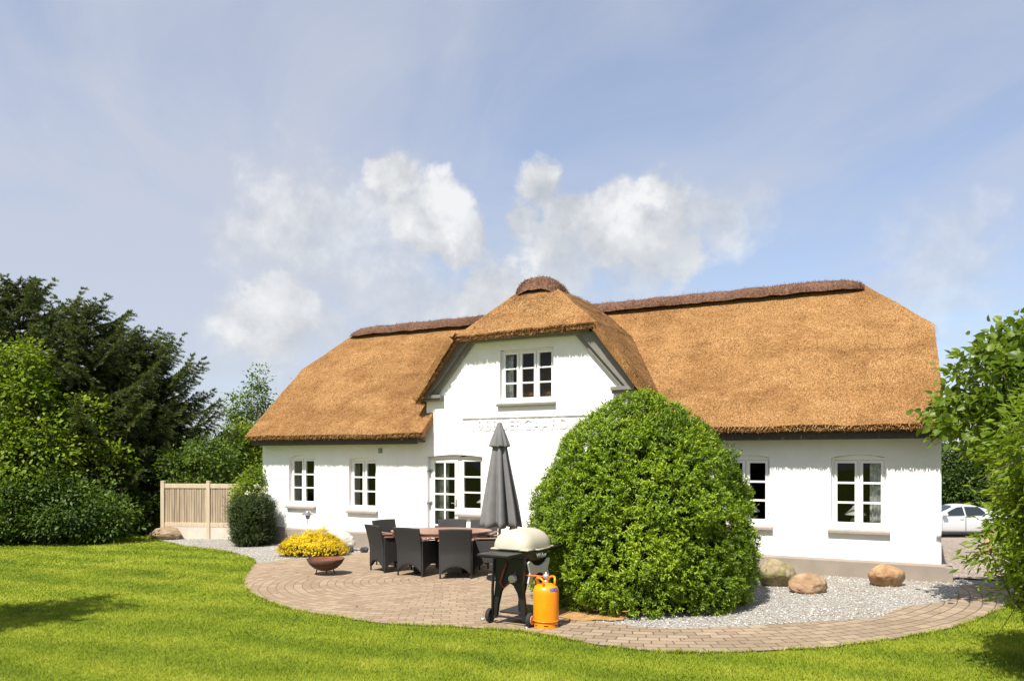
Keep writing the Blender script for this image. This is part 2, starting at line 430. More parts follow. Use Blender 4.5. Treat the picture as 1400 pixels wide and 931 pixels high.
def gravel(name, a, b, c_, scale=42):
    m, nt, setp, bs, out = material(name)
    p = nt.obj()
    d = nt.vor(p, scale); cl = nt.vor(p, scale, out=1)
    s = nt.n.new('ShaderNodeSeparateColor'); nt.l.new(cl, s.inputs[0])
    big = nt.noise(p, 0.8, 4, 0.6)
    cc = nt.ramp(s.outputs[0], (0.0, a), (0.5, b), (1.0, c_))
    cc = nt.mix(nt.smooth(d, 0.25, 0.7), cc, nt.mix(1.0, cc, (0.5, 0.48, 0.45), 'MULTIPLY'))
    cc = nt.mix(nt.smooth(big, 0.4, 0.75), cc, nt.mix(1.0, cc, (0.86, 0.80, 0.70), 'MULTIPLY'))
    setp(cc, 0.85, nt.bump(nt.m('SUBTRACT', 1.0, d), 0.9, 0.016))
    return m
M['gravel'] = gravel('granite_chippings', (0.25, 0.238, 0.22), (0.41, 0.395, 0.365), (0.57, 0.555, 0.52))
M['drive'] = gravel('pale_drive_gravel', (0.28, 0.225, 0.19), (0.38, 0.315, 0.27), (0.47, 0.40, 0.35), 25)
M['pebble'] = leaf_mat('loose_chippings', (0.22, 0.21, 0.195), (0.41, 0.395, 0.365), (0.60, 0.585, 0.55), 0.0, 0.85, 0.2)

def soil():
    m, nt, setp, bs, out = material('sandy_soil')
    p = nt.obj(); n = nt.noise(p, 6, 5, 0.65); f = nt.noise(p, 70, 4, 0.7)
    cc = nt.ramp(nt.m('ADD', nt.m('MULTIPLY', n, .6), nt.m('MULTIPLY', f, .4)), (0.3, (0.20, 0.10, 0.03)), (0.5, (0.42, 0.235, 0.075)), (0.7, (0.56, 0.37, 0.15)))
    setp(cc, 0.95, nt.bump(f, 0.8, 0.02)); return m
M['soil'] = soil()

def lawn_mats():
    def stripes(nt):
        p = nt.pos()
        w = nt.noise(p, 0.35, 2, 0.5, out=1)
        q = nt.vm('ADD', p, nt.vm('SCALE', w, scale=1.6)); s = nt.n.new('ShaderNodeSeparateXYZ'); nt.l.new(q, s.inputs[0])
        st = nt.m('SINE', nt.m('MULTIPLY', nt.m('ADD', nt.m('MULTIPLY', s.outputs[0], 0.45), s.outputs[1]), 5.6))
        n = nt.noise(p, 0.55, 4, 0.6); n2 = nt.noise(p, 3.2, 4, 0.65)
        return nt.m('ADD', nt.m('ADD', nt.m('MULTIPLY', st, 0.11), nt.m('MULTIPLY', nt.m('SUBTRACT', n, 0.5), 0.9)), nt.m('MULTIPLY', nt.m('SUBTRACT', n2, .5), 0.55))
    m, nt, setp, bs, out = material('mown_turf')
    f = nt.noise(nt.pos(), 40, 4, 0.7)
    v = nt.m('ADD', nt.m('ADD', stripes(nt), 0.5), nt.m('MULTIPLY', nt.m('SUBTRACT', f, .5), 0.8))
    setp(nt.ramp(v, (0.15, (0.085, 0.13, 0.007)), (0.5, (0.165, 0.215, 0.012)), (0.85, (0.28, 0.30, 0.03))), 0.9, nt.bump(f, 0.8, 0.02))
    bs.inputs['Specular IOR Level'].default_value = 0.1
    m2, nt, setp, bs, out = material('grass_blades')
    a = nt.attr('rnd')
    v = nt.m('ADD', nt.m('ADD', stripes(nt), 0.5), nt.m('MULTIPLY', nt.m('SUBTRACT', a, .5), 0.55))
    c = nt.ramp(v, (0.05, (0.085, 0.14, 0.008)), (0.42, (0.215, 0.28, 0.018)), (0.72, (0.33, 0.37, 0.032)), (0.98, (0.50, 0.43, 0.12)))
    setp(c, 0.6); bs.inputs['Specular IOR Level'].default_value = 0.2
    tr = nt.n.new('ShaderNodeBsdfTranslucent'); nt.l.new(c, tr.inputs[0])
    mx = nt.n.new('ShaderNodeMixShader'); mx.inputs[0].default_value = 0.35
    nt.l.new(bs.outputs[0], mx.inputs[1]); nt.l.new(tr.outputs[0], mx.inputs[2]); nt.l.new(mx.outputs[0], out.inputs[0])
    return m, m2
M['turf'], M['blades'] = lawn_mats()

def stone(name, a, b, c_, moss=0.0):
    m, nt, setp, bs, out = material(name)
    p = nt.obj(); n = nt.noise(p, 5, 6, 0.65, 0.6); f = nt.noise(p, 60, 4, 0.7); v = nt.noise(nt.stretch(p, 3, 3, 9), 2.0, 5, .6, 1.0)
    cc = nt.ramp(n, (0.3, a), (0.5, b), (0.72, c_))
    cc = nt.mix(nt.m('MULTIPLY', nt.smooth(v, .55, .7), .5), cc, a)
    cc = nt.mix(nt.m('MULTIPLY', f, 0.45), cc, nt.mix(1.0, cc, (0.5, 0.48, 0.45), 'MULTIPLY'))
    if moss: cc = nt.mix(nt.m('MULTIPLY', nt.smooth(nt.noise(p, 7, 4, .6), 0.48, 0.62), moss), cc, (0.16, 0.17, 0.03))
    setp(cc, 0.85, nt.bump(nt.m('ADD', n, nt.m('MULTIPLY', f, .3)), 0.6, 0.03)); return m
M['rock_tan'] = stone('tan_granite', (0.18, 0.125, 0.075), (0.30, 0.215, 0.13), (0.42, 0.33, 0.23))
M['rock_moss'] = stone('mossy_granite', (0.18, 0.135, 0.08), (0.32, 0.25, 0.16), (0.44, 0.37, 0.27), 0.8)
M['rock_pink'] = stone('pink_granite', (0.24, 0.14, 0.08), (0.38, 0.24, 0.145), (0.50, 0.36, 0.25), 0.15)
M['rock_orange'] = stone('orange_granite', (0.24, 0.12, 0.05), (0.40, 0.24, 0.12), (0.52, 0.36, 0.22))
M['rock_pale'] = stone('pale_granite', (0.42, 0.38, 0.33), (0.6, 0.57, 0.5), (0.72, 0.69, 0.64))
M['rock_dark'] = stone('dark_flint', (0.02, 0.02, 0.025), (0.05, 0.05, 0.06), (0.12, 0.11, 0.12))

def wood(name, a, b, rough=0.7, sx=30, sy=30, sz=1.2):
    m, nt, setp, bs, out = material(name)
    p = nt.obj(); n = nt.noise(nt.stretch(p, sx, sy, sz), 1.0, 5, 0.6, 0.5); k = nt.noise(p, 2.5, 3, .6)
    cc = nt.mix(nt.smooth(n, 0.3, 0.7), a, b); cc = nt.mix(nt.m('MULTIPLY', k, .4), cc, nt.mix(1.0, cc, (.7, .68, .66), 'MULTIPLY'))
    setp(cc, rough, nt.bump(n, 0.3, 0.006)); return m
M['fence_wood'] = wood('bare_larch', (0.46, 0.36, 0.25), (0.58, 0.48, 0.35))
M['board_wood'] = wood('weathered_larch_boards', (0.25, 0.19, 0.13), (0.48, 0.38, 0.27), 0.75, 16, 16, 0.8)
M['teak'] = wood('red_teak', (0.22, 0.10, 0.065), (0.36, 0.195, 0.135), 0.4, 3, 40, 40)
M['post_wood'] = wood('tan_post', (0.42, 0.26, 0.13), (0.58, 0.40, 0.23))
def wicker():
    m, nt, setp, bs, out = material('dark_wicker')
    p = nt.obj(); s = nt.n.new('ShaderNodeSeparateXYZ'); nt.l.new(p, s.inputs[0])
    a = nt.m('SINE', nt.m('MULTIPLY', nt.m('ADD', s.outputs[0], s.outputs[1]), 300.0)); b = nt.m('SINE', nt.m('MULTIPLY', s.outputs[2], 420.0))
    h = nt.m('MULTIPLY', a, b); n = nt.noise(p, 9, 4, .6)
    cc = nt.mix(nt.smooth(h, -0.6, 0.6), (0.007, 0.007, 0.008), (0.028, 0.027, 0.027)); cc = nt.mix(nt.m('MULTIPLY', n, .4), cc, (0.028, 0.026, 0.026))
    setp(cc, 0.6, nt.bump(h, 0.5, 0.004)); return m
M['wicker'] = wicker()
M['black'] = simple('black_plastic', (0.012, 0.012, 0.013), 0.42, 0.3, 12, 0.2, 120, 0.002)
M['black_rubber'] = simple('black_rubber', (0.018, 0.018, 0.018), 0.8)
M['cream'] = simple('cast_aluminium_lid', (0.47, 0.43, 0.345), 0.42, 0.05, 6, 0.12, 140, 0.002)
M['grey_panel'] = simple('pale_grey_panel', (0.42, 0.43, 0.40), 0.45, 0.05)
M['hub'] = simple('tan_hub', (0.42, 0.27, 0.18), 0.6, 0.15)
M['orange'] = simple('orange_enamel', (0.88, 0.27, 0.006), 0.3, 0.07, 7, 0.1, 70, 0.002)
M['orange_hose'] = simple('orange_hose', (0.7, 0.13, 0.02), 0.5)
M['red_hose'] = simple('dark_red_hose', (0.30, 0.035, 0.03), 0.5)
M['brass'] = simple('zinc_fitting', (0.55, 0.53, 0.5), 0.35, 0.1, 20, 0.2, 80, metal=0.6)
M['steel'] = simple('brushed_steel', (0.55, 0.55, 0.55), 0.32, 0.08, 20, 0.1, 90, metal=0.9)
M['rust'] = simple('rusted_steel', (0.062, 0.028, 0.017), 0.8, 0.45, 12, 0.5, 60, 0.006)
M['rust_in'] = simple('orange_rust', (0.17, 0.055, 0.026), 0.85, 0.4, 9, 0.5, 60, 0.006)
M['canvas'] = simple('grey_parasol_cloth', (0.15, 0.148, 0.15), 0.85, 0.12, 5, 0.35, 260, 0.003)
M['canvas_dark'] = simple('dark_cloth_edge', (0.03, 0.03, 0.03), 0.9)
M['olive_pole'] = simple('olive_pole', (0.16, 0.17, 0.06), 0.5)
M['concrete'] = simple('grey_concrete', (0.32, 0.31, 0.29), 0.9, 0.12, 6, 0.4, 60)
M['fence_base'] = simple('pale_concrete_board', (0.55, 0.48, 0.41), 0.85, 0.08, 4, 0.3, 50)
M['white_cup'] = simple('white_plastic', (0.75, 0.75, 0.73), 0.4, 0.03)
M['shade_white'] = simple('white_lamp_shade', (0.78, 0.77, 0.72), 0.6, 0.04)
M['lamp_foot'] = simple('ivory_lamp_foot', (0.55, 0.52, 0.36), 0.5)
M['curtain'] = simple('grey_green_curtain', (0.33, 0.34, 0.28), 0.9, 0.2, 9, 0.3, 60)
M['curtain_pat'] = simple('pale_patterned_curtain', (0.7, 0.72, 0.68), 0.9, 0.55, 13, 0.3, 60)
M['vase'] = simple('orange_wood', (0.5, 0.22, 0.06), 0.5)
M['silver'] = simple('silver_car_paint', (0.66, 0.68, 0.71), 0.3, 0.02, 3, 0.02, 200, 0.001, metal=0.35)
M['car_glass'] = simple('tinted_car_glass', (0.02, 0.03, 0.035), 0.08, 0.2)
M['label_blue'] = simple('blue_red_sticker', (0.12, 0.10, 0.3), 0.5, 0.6, 30)
M['tail_red'] = simple('red_lens', (0.45, 0.02, 0.02), 0.25)

# ================================================================== ground
def inside(poly, x, y):
    x = np.asarray(x); y = np.asarray(y); r = np.zeros(x.shape, bool); n = len(poly)
    for i in range(n):
        x1, y1 = poly[i]; x2, y2 = poly[(i + 1) % n]
        if y1 == y2: continue
        c = ((y1 > y) != (y2 > y)) & (x < (x2 - x1) * (y - y1) / (y2 - y1) + x1); r ^= c
    return r
def smooth_line(pts, n=6):
    """Catmull-Rom through plan points"""
    out = []
    for i in range(len(pts) - 1):
        p0 = np.array(pts[max(i - 1, 0)]); p1 = np.array(pts[i]); p2 = np.array(pts[i + 1]); p3 = np.array(pts[min(i + 2, len(pts) - 1)])
        for k in range(n):
            t = k / n
            out.append(tuple(0.5 * (2 * p1 + (p2 - p0) * t + (2 * p0 - 5 * p1 + 4 * p2 - p3) * t * t + (3 * p1 - p0 - 3 * p2 + p3) * t ** 3)))
    out.append(tuple(pts[-1])); return out
def sheet(name, poly, mat, dz, origin=(0, 0), kind='structure'):
    bm = bmesh.new()
    vs = [bm.verts.new((x - origin[0], y - origin[1], G(x, y) + dz)) for x, y in poly]
    es = [bm.edges.new((vs[i], vs[(i + 1) % len(vs)])) for i in range(len(vs))]
    bmesh.ops.triangle_fill(bm, edges=es, use_beauty=True)
    for f in bm.faces:
        if f.normal.z < 0: f.normal_flip()
    me = bpy.data.meshes.new(name); bm.to_mesh(me); bm.free(); me.materials.append(mat)
    o = bpy.data.objects.new(name, me); col.objects.link(o); o.location = (origin[0], origin[1], 0)
    return tag(o, kind=kind)

ax = np.concatenate([-np.geomspace(400, 22, 22), np.arange(-20, 26, 1.0), np.geomspace(28, 400, 22)])
ay = np.concatenate([-np.geomspace(120, 8, 10), np.arange(-6, 46, 1.0), np.geomspace(48, 600, 24)])
gx, gy = np.meshgrid(ax, ay, indexing='ij')
gv = np.stack([gx, gy, gz(gx, gy) - 0.02 * (gy > 46)], -1).reshape(-1, 3)
nx, ny = len(ax), len(ay)
ii, jj = np.meshgrid(np.arange(nx - 1), np.arange(ny - 1), indexing='ij'); k = (ii * ny + jj).ravel()
tag(np_mesh('lawn', gv, np.stack([k, k + ny, k + ny + 1, k + 1], 1), M['turf']), kind='structure')

out_left = [(-9.95, 21.2), (-9.3, 20.1), (-8.75, 19.54), (-7.59, 18.28), (-6.65, 17.61), (-5.5, 16.19), (-5.05, 15.2)]
out_patio = [(-5.05, 15.2), (-4.80, 14.1), (-4.47, 12.87), (-4.04, 11.9), (-3.37, 10.83), (-2.67, 10.12), (-1.51, 9.39), (-.69, 9.17), (0, 8.93), (.48, 8.55), (1.14, 8.06), (1.74, 7.85), (2.61, 7.90), (3.43, 8.08), (4.42, 8.52), (5.51, 9.27), (7.26, 10.99), (8.6, 13.0)]
in_path = [(6.9, 11.9), (6.11, 10.75), (5.67, 10.45), (5.05, 10.11), (4.49, 9.51), (3.74, 9.32), (2.74, 9.07), (1.78, 8.99), (1.24, 9.25), (.82, 9.65), (.75, 10.6)]
rng_e = np.random.default_rng(3)
OL = smooth_line(out_left); OP = smooth_line(out_patio, 10)
OP = [(x + rng_e.normal() * .012, y + rng_e.normal() * .012) for x, y in OP]
hard = OL + OP[1:] + [uv2xy(17.2, 2.2), uv2xy(15.2, 1.6), uv2xy(14.4, .2), uv2xy(.3, .2), uv2xy(-.2, .6), uv2xy(-3.3, .6), uv2xy(-4.4, 0.4)]
sheet('gravel_bed', hard, M['gravel'], 0.006)
pat = OP[:80] + [(0.75, 9.4), (.75, 10.6), uv2xy(10.2, -2.6), uv2xy(9.2, -.06), uv2xy(4.3, -.06), uv2xy(3.75, -.75), uv2xy(3.3, -2.0)]
C_PAT, C_PATH = (-1.2, 12.9), (2.2, 13.1)
sheet('patio', pat, M['patio'], 0.012, C_PAT)
IP = smooth_line(in_path, 5)
pth = OP[80:] + [uv2xy(16.6, 1.0)] + IP[:-6] + [(.75, 9.4)]
sheet('garden_path', pth, M['path'], 0.016, C_PATH)
# sandy bare soil round the foot of the round yew
bs = [(1.05 + .55 * math.cos(a) * (1 + .14 * math.sin(3 * a + 1) + .07 * math.sin(11 * a)), 9.88 + .48 * math.sin(a) * (1 + .12 * math.sin(5 * a) + .05 * math.sin(13 * a))) for a in np.linspace(0, 2 * math.pi, 50, endpoint=False)]
sheet('bare_soil', bs, M['soil'], 0.021)
# gravel drive behind the right end of the house
dm = MB(); dm.grid(lambda s, t: (lambda p: (p[0], p[1], G(*p) + .03))(uv2xy(14.45 + s * 16, .45 + t * 30)), 32, 60)
tag(dm.build('gravel_drive', M['drive']), kind='structure')

# ================================================================== house
hx, hy = uv2xy(0, 0)
house = thing('thatched_house', 'long white thatched farmhouse with a half-hipped front gable', 'house', hx, hy, 0.0, HROT)
TW = 0.40
def arch_pts(u0, u1, w0, w1, rise, n=10):
    pts = [(u0, w0), (u1, w0)]
    for i in range(n + 1):
        s = 1 - i / n; pts.append((u0 + (u1 - u0) * s, w1 + rise * (1 - (2 * s - 1) ** 2)))
    return pts
WINS = [(.88, 1.70, .83, 1.99, .04), (2.75, 3.55, .78, 1.94, .04), (11.29, 12.13, .79, 1.97, .045), (13.12, 13.96, .79, 1.97, .045), (6.75, 7.98, 3.10, 4.19, 0.0)]
DOOR = (4.94, 5.735, 0.0, 1.985); DWIN = (5.735, 6.335, .80, 1.985)
wall = MB().prism([(0, -.4), (HL, -.4), (HL, 2.6), (9.70, 2.6), (9.70, 3.24), (8.62, 4.46), (6.05, 4.46), (4.92, 3.24), (4.92, 2.6), (0, 2.6)], 'y', 0, TW).build('wall', M['plaster'], house)
cut = MB()
for (a, b, c, d, r) in WINS:
    cut.prism(arch_pts(a, b, c, d, r) if r else [(a, c), (b, c), (b, d), (a, d)], 'y', -.2, TW + .2)
cut.prism([(4.94, -.06), (5.735, -.06), (5.735, .80), (6.335, .80)] + arch_pts(4.94, 6.335, 0, 1.985, .05)[2:], 'y', -.2, TW + .2)
cut.prism([(5.84, 2.49), (8.86, 2.49), (8.86, 2.80), (5.84, 2.80)], 'y', -.2, .03)
cut_o = cut.build('cutter', M['plaster'])
cut_o.rotation_euler = house.rotation_euler; cut_o.location = house.location
bpy.context.view_layer.update()
bo = wall.modifiers.new('b', 'BOOLEAN'); bo.object = cut_o; bo.operation = 'DIFFERENCE'; bo.solver = 'EXACT'
apply_mods(wall)
_m = cut_o.data; bpy.data.objects.remove(cut_o); bpy.data.meshes.remove(_m)
# end and back walls
endp = [(TW, -2.2), (5.0, -2.2), (5.0, 2.6), (3.65, 3.9), (1.35, 3.9), (TW, 2.95)]
endlo = [(TW, -2.2), (5.0, -2.2), (5.0, 2.6), (TW, 2.6)]; endhi = [(TW, 2.602), (4.99, 2.602), (3.65, 3.85), (1.35, 3.85), (TW, 2.93)]
MB().prism(endlo, 'x', 0.0, .35).prism(endhi, 'x', .17, .35).build('wall', M['plaster'], house)
MB().prism(endlo, 'x', HL - .35, HL).prism(endhi, 'x', HL - .35, HL - .23).build('wall', M['plaster'], house)
MB().box(.35, HL - .35, 4.65, 5.0, -2.2, 2.9).build('wall', M['plaster'], house)
# plinth, with its small sloped shoulder; stops either side of the garden door
pl = MB(); prof = [(-.045, -.45), (0.0, -.45), (0.0, .285), (-.012, .285), (-.045, .25)]
for a, b in ((-.045, 4.93), (5.75, HL + .06)): pl.prism(prof, 'x', a, b)
pl.box(HL + .002, HL + .16, -.043, .5, -.45, .235)
pl.build('plinth', M['plinth'], house, bevel=.008)
MB().box(4.85, 5.83, -.22, .12, -.4, -.01).build('doorstep', M['concrete'], house, bevel=.01)
# room linings behind the glass, coloured dark in place of indoor shade
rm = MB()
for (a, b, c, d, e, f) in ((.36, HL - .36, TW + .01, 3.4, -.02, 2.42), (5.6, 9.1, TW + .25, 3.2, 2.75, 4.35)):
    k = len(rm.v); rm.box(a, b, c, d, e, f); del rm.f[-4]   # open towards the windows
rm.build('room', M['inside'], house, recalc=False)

def bars_window(a, b, c, d, rise, ncas, rows, depth=.09, parent=house, sill=True, sill_mat='sill', shut=None):
    """frame, casements and glazing bars as one joinery mesh; panes and sill are sub-parts"""
    y0, y1 = depth, depth + .065; fr = .04; st = .045; bar = .034
    m = MB(); g = MB()
    top = d + (rise * .35 if rise else 0) - .005
    # fixed frame
    m.box(a, a + fr, y0, y1, c, top); m.box(b - fr, b, y0, y1, c, top); m.box(a + fr, b - fr, y0, y1, c, c + fr)
    if rise:
        pts = [(a + fr, d - .045), (b - fr, d - .045)] + [(u, w - .002) for u, w in arch_pts(a + fr, b - fr, c, d, rise)[2:]]
        m.prism(pts, 'y', y0, y1); m.box(a, a + fr, y0 + .002, y1, top - .002, d + .01)
    else: m.box(a + fr, b - fr, y0, y1, d - .045, d)
    ia, ib, ic, id_ = a + fr, b - fr, c + fr, d - .045
    post = .028; wc = (ib - ia - post * (ncas - 1)) / ncas
    for i in range(ncas):
        ca = ia + i * (wc + post); cb = ca + wc
        if i: m.box(ca - post, ca, y0 + .004, y1, ic, id_)
        f0 = y0 - .012; f1 = y1 - .02
        ca += .004; cb -= .004; cc = ic + .004; cd = id_ - .004
        m.box(ca, ca + st, f0, f1, cc, cd); m.box(cb - st, cb, f0, f1, cc, cd)
        m.box(ca + st, cb - st, f0, f1, cc, cc + .058); m.box(ca + st, cb - st, f0, f1, cd - st, cd)
        pc, pd = cc + .058, cd - st
        for r in range(1, rows):
            z = pc + (pd - pc) * r / rows; m.box(ca + st, cb - st, f0 + .006, f1 - .004, z - bar / 2, z + bar / 2)
        yg = f0 + .03
        g.add([(ca + st - .004, yg, pc - .004), (cb - st + .004, yg, pc - .004), (cb - st + .004, yg, pd + .004), (ca + st - .004, yg, pd + .004)], [(0, 1, 2, 3)])
        # hinges
        for z in (pc + .12, pd - .14):
            hx_ = ca - .006 if i == 0 else cb + .002
            m.box(hx_, hx_ + .01, f0 - .008, f0, z, z + .06)
    w = m.build('window', M['paint'], parent, bevel=.004, seg=1)
    g.build('pane', M['glass'], w, recalc=False)
    if sill:
        s = MB(); s.prism([(-.075, c - .075), (depth + .01, c - .075), (depth + .01, c - .004), (-.01, c - .012), (-.075, c - .03)], 'x', a - .05, b + .05)
        s.build('sill', M[sill_mat], w, bevel=.006)
    return w
for i, (a, b, c, d, r) in enumerate(WINS):
    bars_window(a, b, c, d, r, 3 if i == 4 else 2, 3, sill_mat='barge' if i == 4 else 'sill')
# garden door and the window joined to it under one arch
bars_window(DWIN[0] + .004, DWIN[1], DWIN[2], DWIN[3], .03, 1, 3)
m = MB(); a, b, c, d = DOOR
m.box(a, a + .05, .09, .16, c, d + .01); m.box(b - .05, b, .09, .16, c, d + .034); m.box(a + .05, b - .05, .09, .16, d - .05, d + .03)
door = m.build('door', M['paint'], house, bevel=.004, seg=1)
lf = MB(); g = MB(); la, lb = a + .055, b - .055; st = .085
lf.box(la, la + st, .078, .125, .02, d - .055); lf.box(lb - st, lb, .078, .125, .02, d - .055)
lf.box(la + st, lb - st, .078, .125, .02, .17); lf.box(la + st, lb - st, .078, .125, d - .125, d - .055)
pz0, pz1 = .17, d - .125; mid = (la + lb) / 2
lf.box(mid - .02, mid + .02, .084, .12, pz0, pz1)
for r in range(1, 5):
    z = pz0 + (pz1 - pz0) * r / 5; lf.box(la + st, mid - .02, .084, .12, z - .019, z + .019); lf.box(mid + .02, lb - st, .084, .12, z - .019, z + .019)
leaf = lf.build('door_leaf', M['paint'], door, bevel=.004, seg=1)
g.add([(la + st - .004, .102, pz0 - .004), (lb - st + .004, .102, pz0 - .004), (lb - st + .004, .102, pz1 + .004), (la + st - .004, .102, pz1 + .004)], [(0, 1, 2, 3)])
g.build('pane', M['glass'], door, recalc=False)
MB().tube([(lb - .04, .078, 1.0), (lb - .04, .03, 1.0), (lb - .14, .03, 1.0)], .009, 8).box(lb - .06, lb - .02, .07, .0775, .92, 1.08).build('handle', M['steel'], door)
for z in (.3, .95, 1.65):
    hg = MB().box(a + .03, a + .085, .066, .0765, z, z + .075); hg.box(a - .01, a + .04, -.012, .09, z + .02, z + .05)
    hg.build('hinge', M['ironwork'], door)
# dark drip line over the joined arch
dl = MB(); ap = arch_pts(4.94, 6.335, 0, 1.987, .05)[2:]
dl.tube([(u, .02, w - .006) for u, w in ap], .012, 6); dl.build('arch_drip', M['sill'], house)
MB().box(3.615, 3.715, -.018, .01, 2.075, 2.185).box(3.63, 3.70, -.024, -.016, 2.09, 2.17).build('wall_vent', M['ironwork'], house)

# raised plaster lettering in its sunk panel
for body, ua, ub in (("19", 6.02, 6.27), ("BRUERGAARD", 6.38, 8.26), ("10", 8.42, 8.72)):
    fc = bpy.data.curves.new('lettering', 'FONT'); fc.body = body; fc.size = .30; fc.extrude = .008; fc.bevel_depth = .002; fc.space_character = 1.12
    fo = bpy.data.objects.new('lettering', fc); col.objects.link(fo)
    bpy.context.view_layer.update()
    fw = fo.dimensions.x
    tm = bpy.data.meshes.new_from_object(fo.evaluated_get(bpy.context.evaluated_depsgraph_get()))
    bpy.data.objects.remove(fo)
    tm.materials.clear(); tm.materials.append(M['plaster'])
    to = bpy.data.objects.new('lettering', tm); col.objects.link(to); to.parent = house
    to.scale = ((ub - ua) / fw, 1, 1); to.rotation_euler = (R(90), 0, 0); to.location = (ua, .018, 2.545)

# ------------------------------------------------------------------ thatch
from mathutils import noise as mnoise
def lump(x, y, z):
    p = Vector((x, y, z))
    return .022 * mnoise.noise(p * 1.1) + .014 * mnoise.noise(p * 3.1) + .008 * mnoise.noise(p * 8.0)
def thatch_object(name, quads, parent, mat, thick, nreed, rng, cell=.14, eaves=(), reed=(.06, .15), lift=.018, bev=.05, jitter=.35):
    mb = MB()
    for (A, B, C, D) in quads:
        A, B, C, D = map(np.array, (A, B, C, D))
        nu = max(1, int(max(np.linalg.norm(B - A), np.linalg.norm(C - D)) / cell)); nv = max(1, int(max(np.linalg.norm(D - A), np.linalg.norm(C - B)) / cell))
        def fn(s, t, A=A, B=B, C=C, D=D):
            p = (A * (1 - s) + B * s) * (1 - t) + (D * (1 - s) + C * s) * t
            return (p[0], p[1], p[2] + lump(*p))
        mb.grid(fn, nu, nv)
    o = mb.build(name, mat, parent, weld=True)
    me = o.data
    if sum(p.normal.z * p.area for p in me.polygons) < 0: me.flip_normals()
    sm = o.modifiers.new('s', 'SOLIDIFY'); sm.thickness = thick; sm.offset = -1; sm.use_even_offset = True
    bv = o.modifiers.new('b', 'BEVEL'); bv.width = bev; bv.segments = 3; bv.angle_limit = R(48)
    bpy.context.view_layer.update()
    apply_mods(o); me = o.data; me.calc_loop_triangles()
    V = np.empty(len(me.vertices) * 3, np.float32); me.vertices.foreach_get('co', V); V = V.reshape(-1, 3)
    T = np.empty(len(me.loop_triangles) * 3, np.int32); me.loop_triangles.foreach_get('vertices', T); T = T.reshape(-1, 3)
    VV, FF, RR = [V], [T], [np.full(len(V), .5, np.float32)]
    areas = []
    for (A, B, C, D) in quads:
        A, B, C, D = map(np.array, (A, B, C, D)); areas.append((np.linalg.norm(np.cross(B - A, D - A)) + np.linalg.norm(np.cross(B - C, D - C))) / 2)
    tot = sum(areas); k0 = len(V)
    def addtri(P, d, nrm, L, wd, up):
        nonlocal k0
        s = unit(np.cross(d, nrm)) * wd[:, None]
        a = P - nrm * .012 - s; b = P - nrm * .012 + s; c = P + d * L[:, None] + nrm * up[:, None]
        VV.append(np.stack([a, b, c], 1).reshape(-1, 3)); n = len(P)
        FF.append(np.arange(n * 3).reshape(-1, 3) + k0); k0 += n * 3; RR.append(np.repeat(rng.random(n), 3))
    for (A, B, C, D), ar in zip(quads, areas):
        A, B, C, D = map(np.array, (A, B, C, D)); n = int(nreed * ar / tot)
        if n < 3: continue
        s = rng.random(n)[:, None]; t = rng.random(n)[:, None]
        P = (A * (1 - s) + B * s) * (1 - t) + (D * (1 - s) + C * s) * t
        P[:, 2] += np.array([lump(*p) for p in P])
        nrm = np.cross(B - A, D - A); nrm = nrm if np.linalg.norm(nrm) > 1e-6 else np.cross(C - B, A - B); nrm = nrm / np.linalg.norm(nrm)
        if nrm[2] < 0: nrm = -nrm
        down = np.array([0, 0, -1.]) + nrm * nrm[2]; down = down / max(np.linalg.norm(down), 1e-6)
        d = unit(down + rng.normal(size=(n, 3)) * jitter); d = unit(d - nrm * (d @ nrm)[:, None])
        addtri(P, d, np.broadcast_to(nrm, (n, 3)), rng.uniform(*reed, n), rng.uniform(.004, .011, n), rng.uniform(.2, 1, n) * lift)
    for (A, B, n, d0) in eaves:      # ragged reed ends along an eave
        A, B, d0 = np.array(A), np.array(B), np.array(d0)
        s = rng.random(n)[:, None]; P = A * (1 - s) + B * s + rng.normal(size=(n, 3)) * .018
        d = unit(d0 + rng.normal(size=(n, 3)) * .25); nr = unit(np.cross(d, (B - A)))
        addtri(P, d, nr, rng.uniform(.015, .05, n), rng.uniform(.005, .012, n), rng.normal(size=n) * .006)
    old = o.data
    o2 = np_mesh(name, np.concatenate(VV), np.concatenate(FF), mat, None, np.concatenate(RR))
    o.data = o2.data; bpy.data.objects.remove(o2); bpy.data.meshes.remove(old); o.data.name = name
    return o
rng = np.random.default_rng(11)
SL = .983
def rw(v): return 2.50 + (v + .45) * SL
VN = .30; VH = 1.38; VR = 2.5
def le(v): return -.13 + .12 * (v + .45) / 1.83
def re_(v): return 14.80 - .16 * (v + .45) / 1.83
E0 = -.45
q = []
p = lambda u, v: (u, v, rw(v))
for (a, b, lo) in ((None, 5.10, E0), (5.10, 9.72, VN), (9.72, None, E0)):
    ua = (lambda v: le(v)) if a is None else (lambda v, a=a: a); ub = (lambda v: re_(v)) if b is None else (lambda v, b=b: b)
    if lo < VN: q.append((p(ua(E0), E0), p(ub(E0), E0), p(ub(VN), VN), p(ua(VN), VN)))
    q.append((p(ua(VN), VN), p(ub(VN), VN), p(ub(VH), VH), p(ua(VH), VH)))
RLx, RRx = .97, 13.36
us = [le(VH), 5.10, 9.72, re_(VH)]; ur = [RLx, 5.10, 9.72, RRx]
for i in range(3): q.append((p(us[i], VH), p(us[i + 1], VH), (ur[i + 1], VR, rw(VR)), (ur[i], VR, rw(VR))))
bk = lambda P: (P[0], 2 * VR - P[1], P[2])
q.append((bk((le(E0), E0, rw(E0))), bk((re_(E0), E0, rw(E0))), bk(p(re_(VH), VH)), bk(p(le(VH), VH))))
q.append((bk(p(le(VH), VH)), bk(p(re_(VH), VH)), (RRx, VR, rw(VR)), (RLx, VR, rw(VR))))
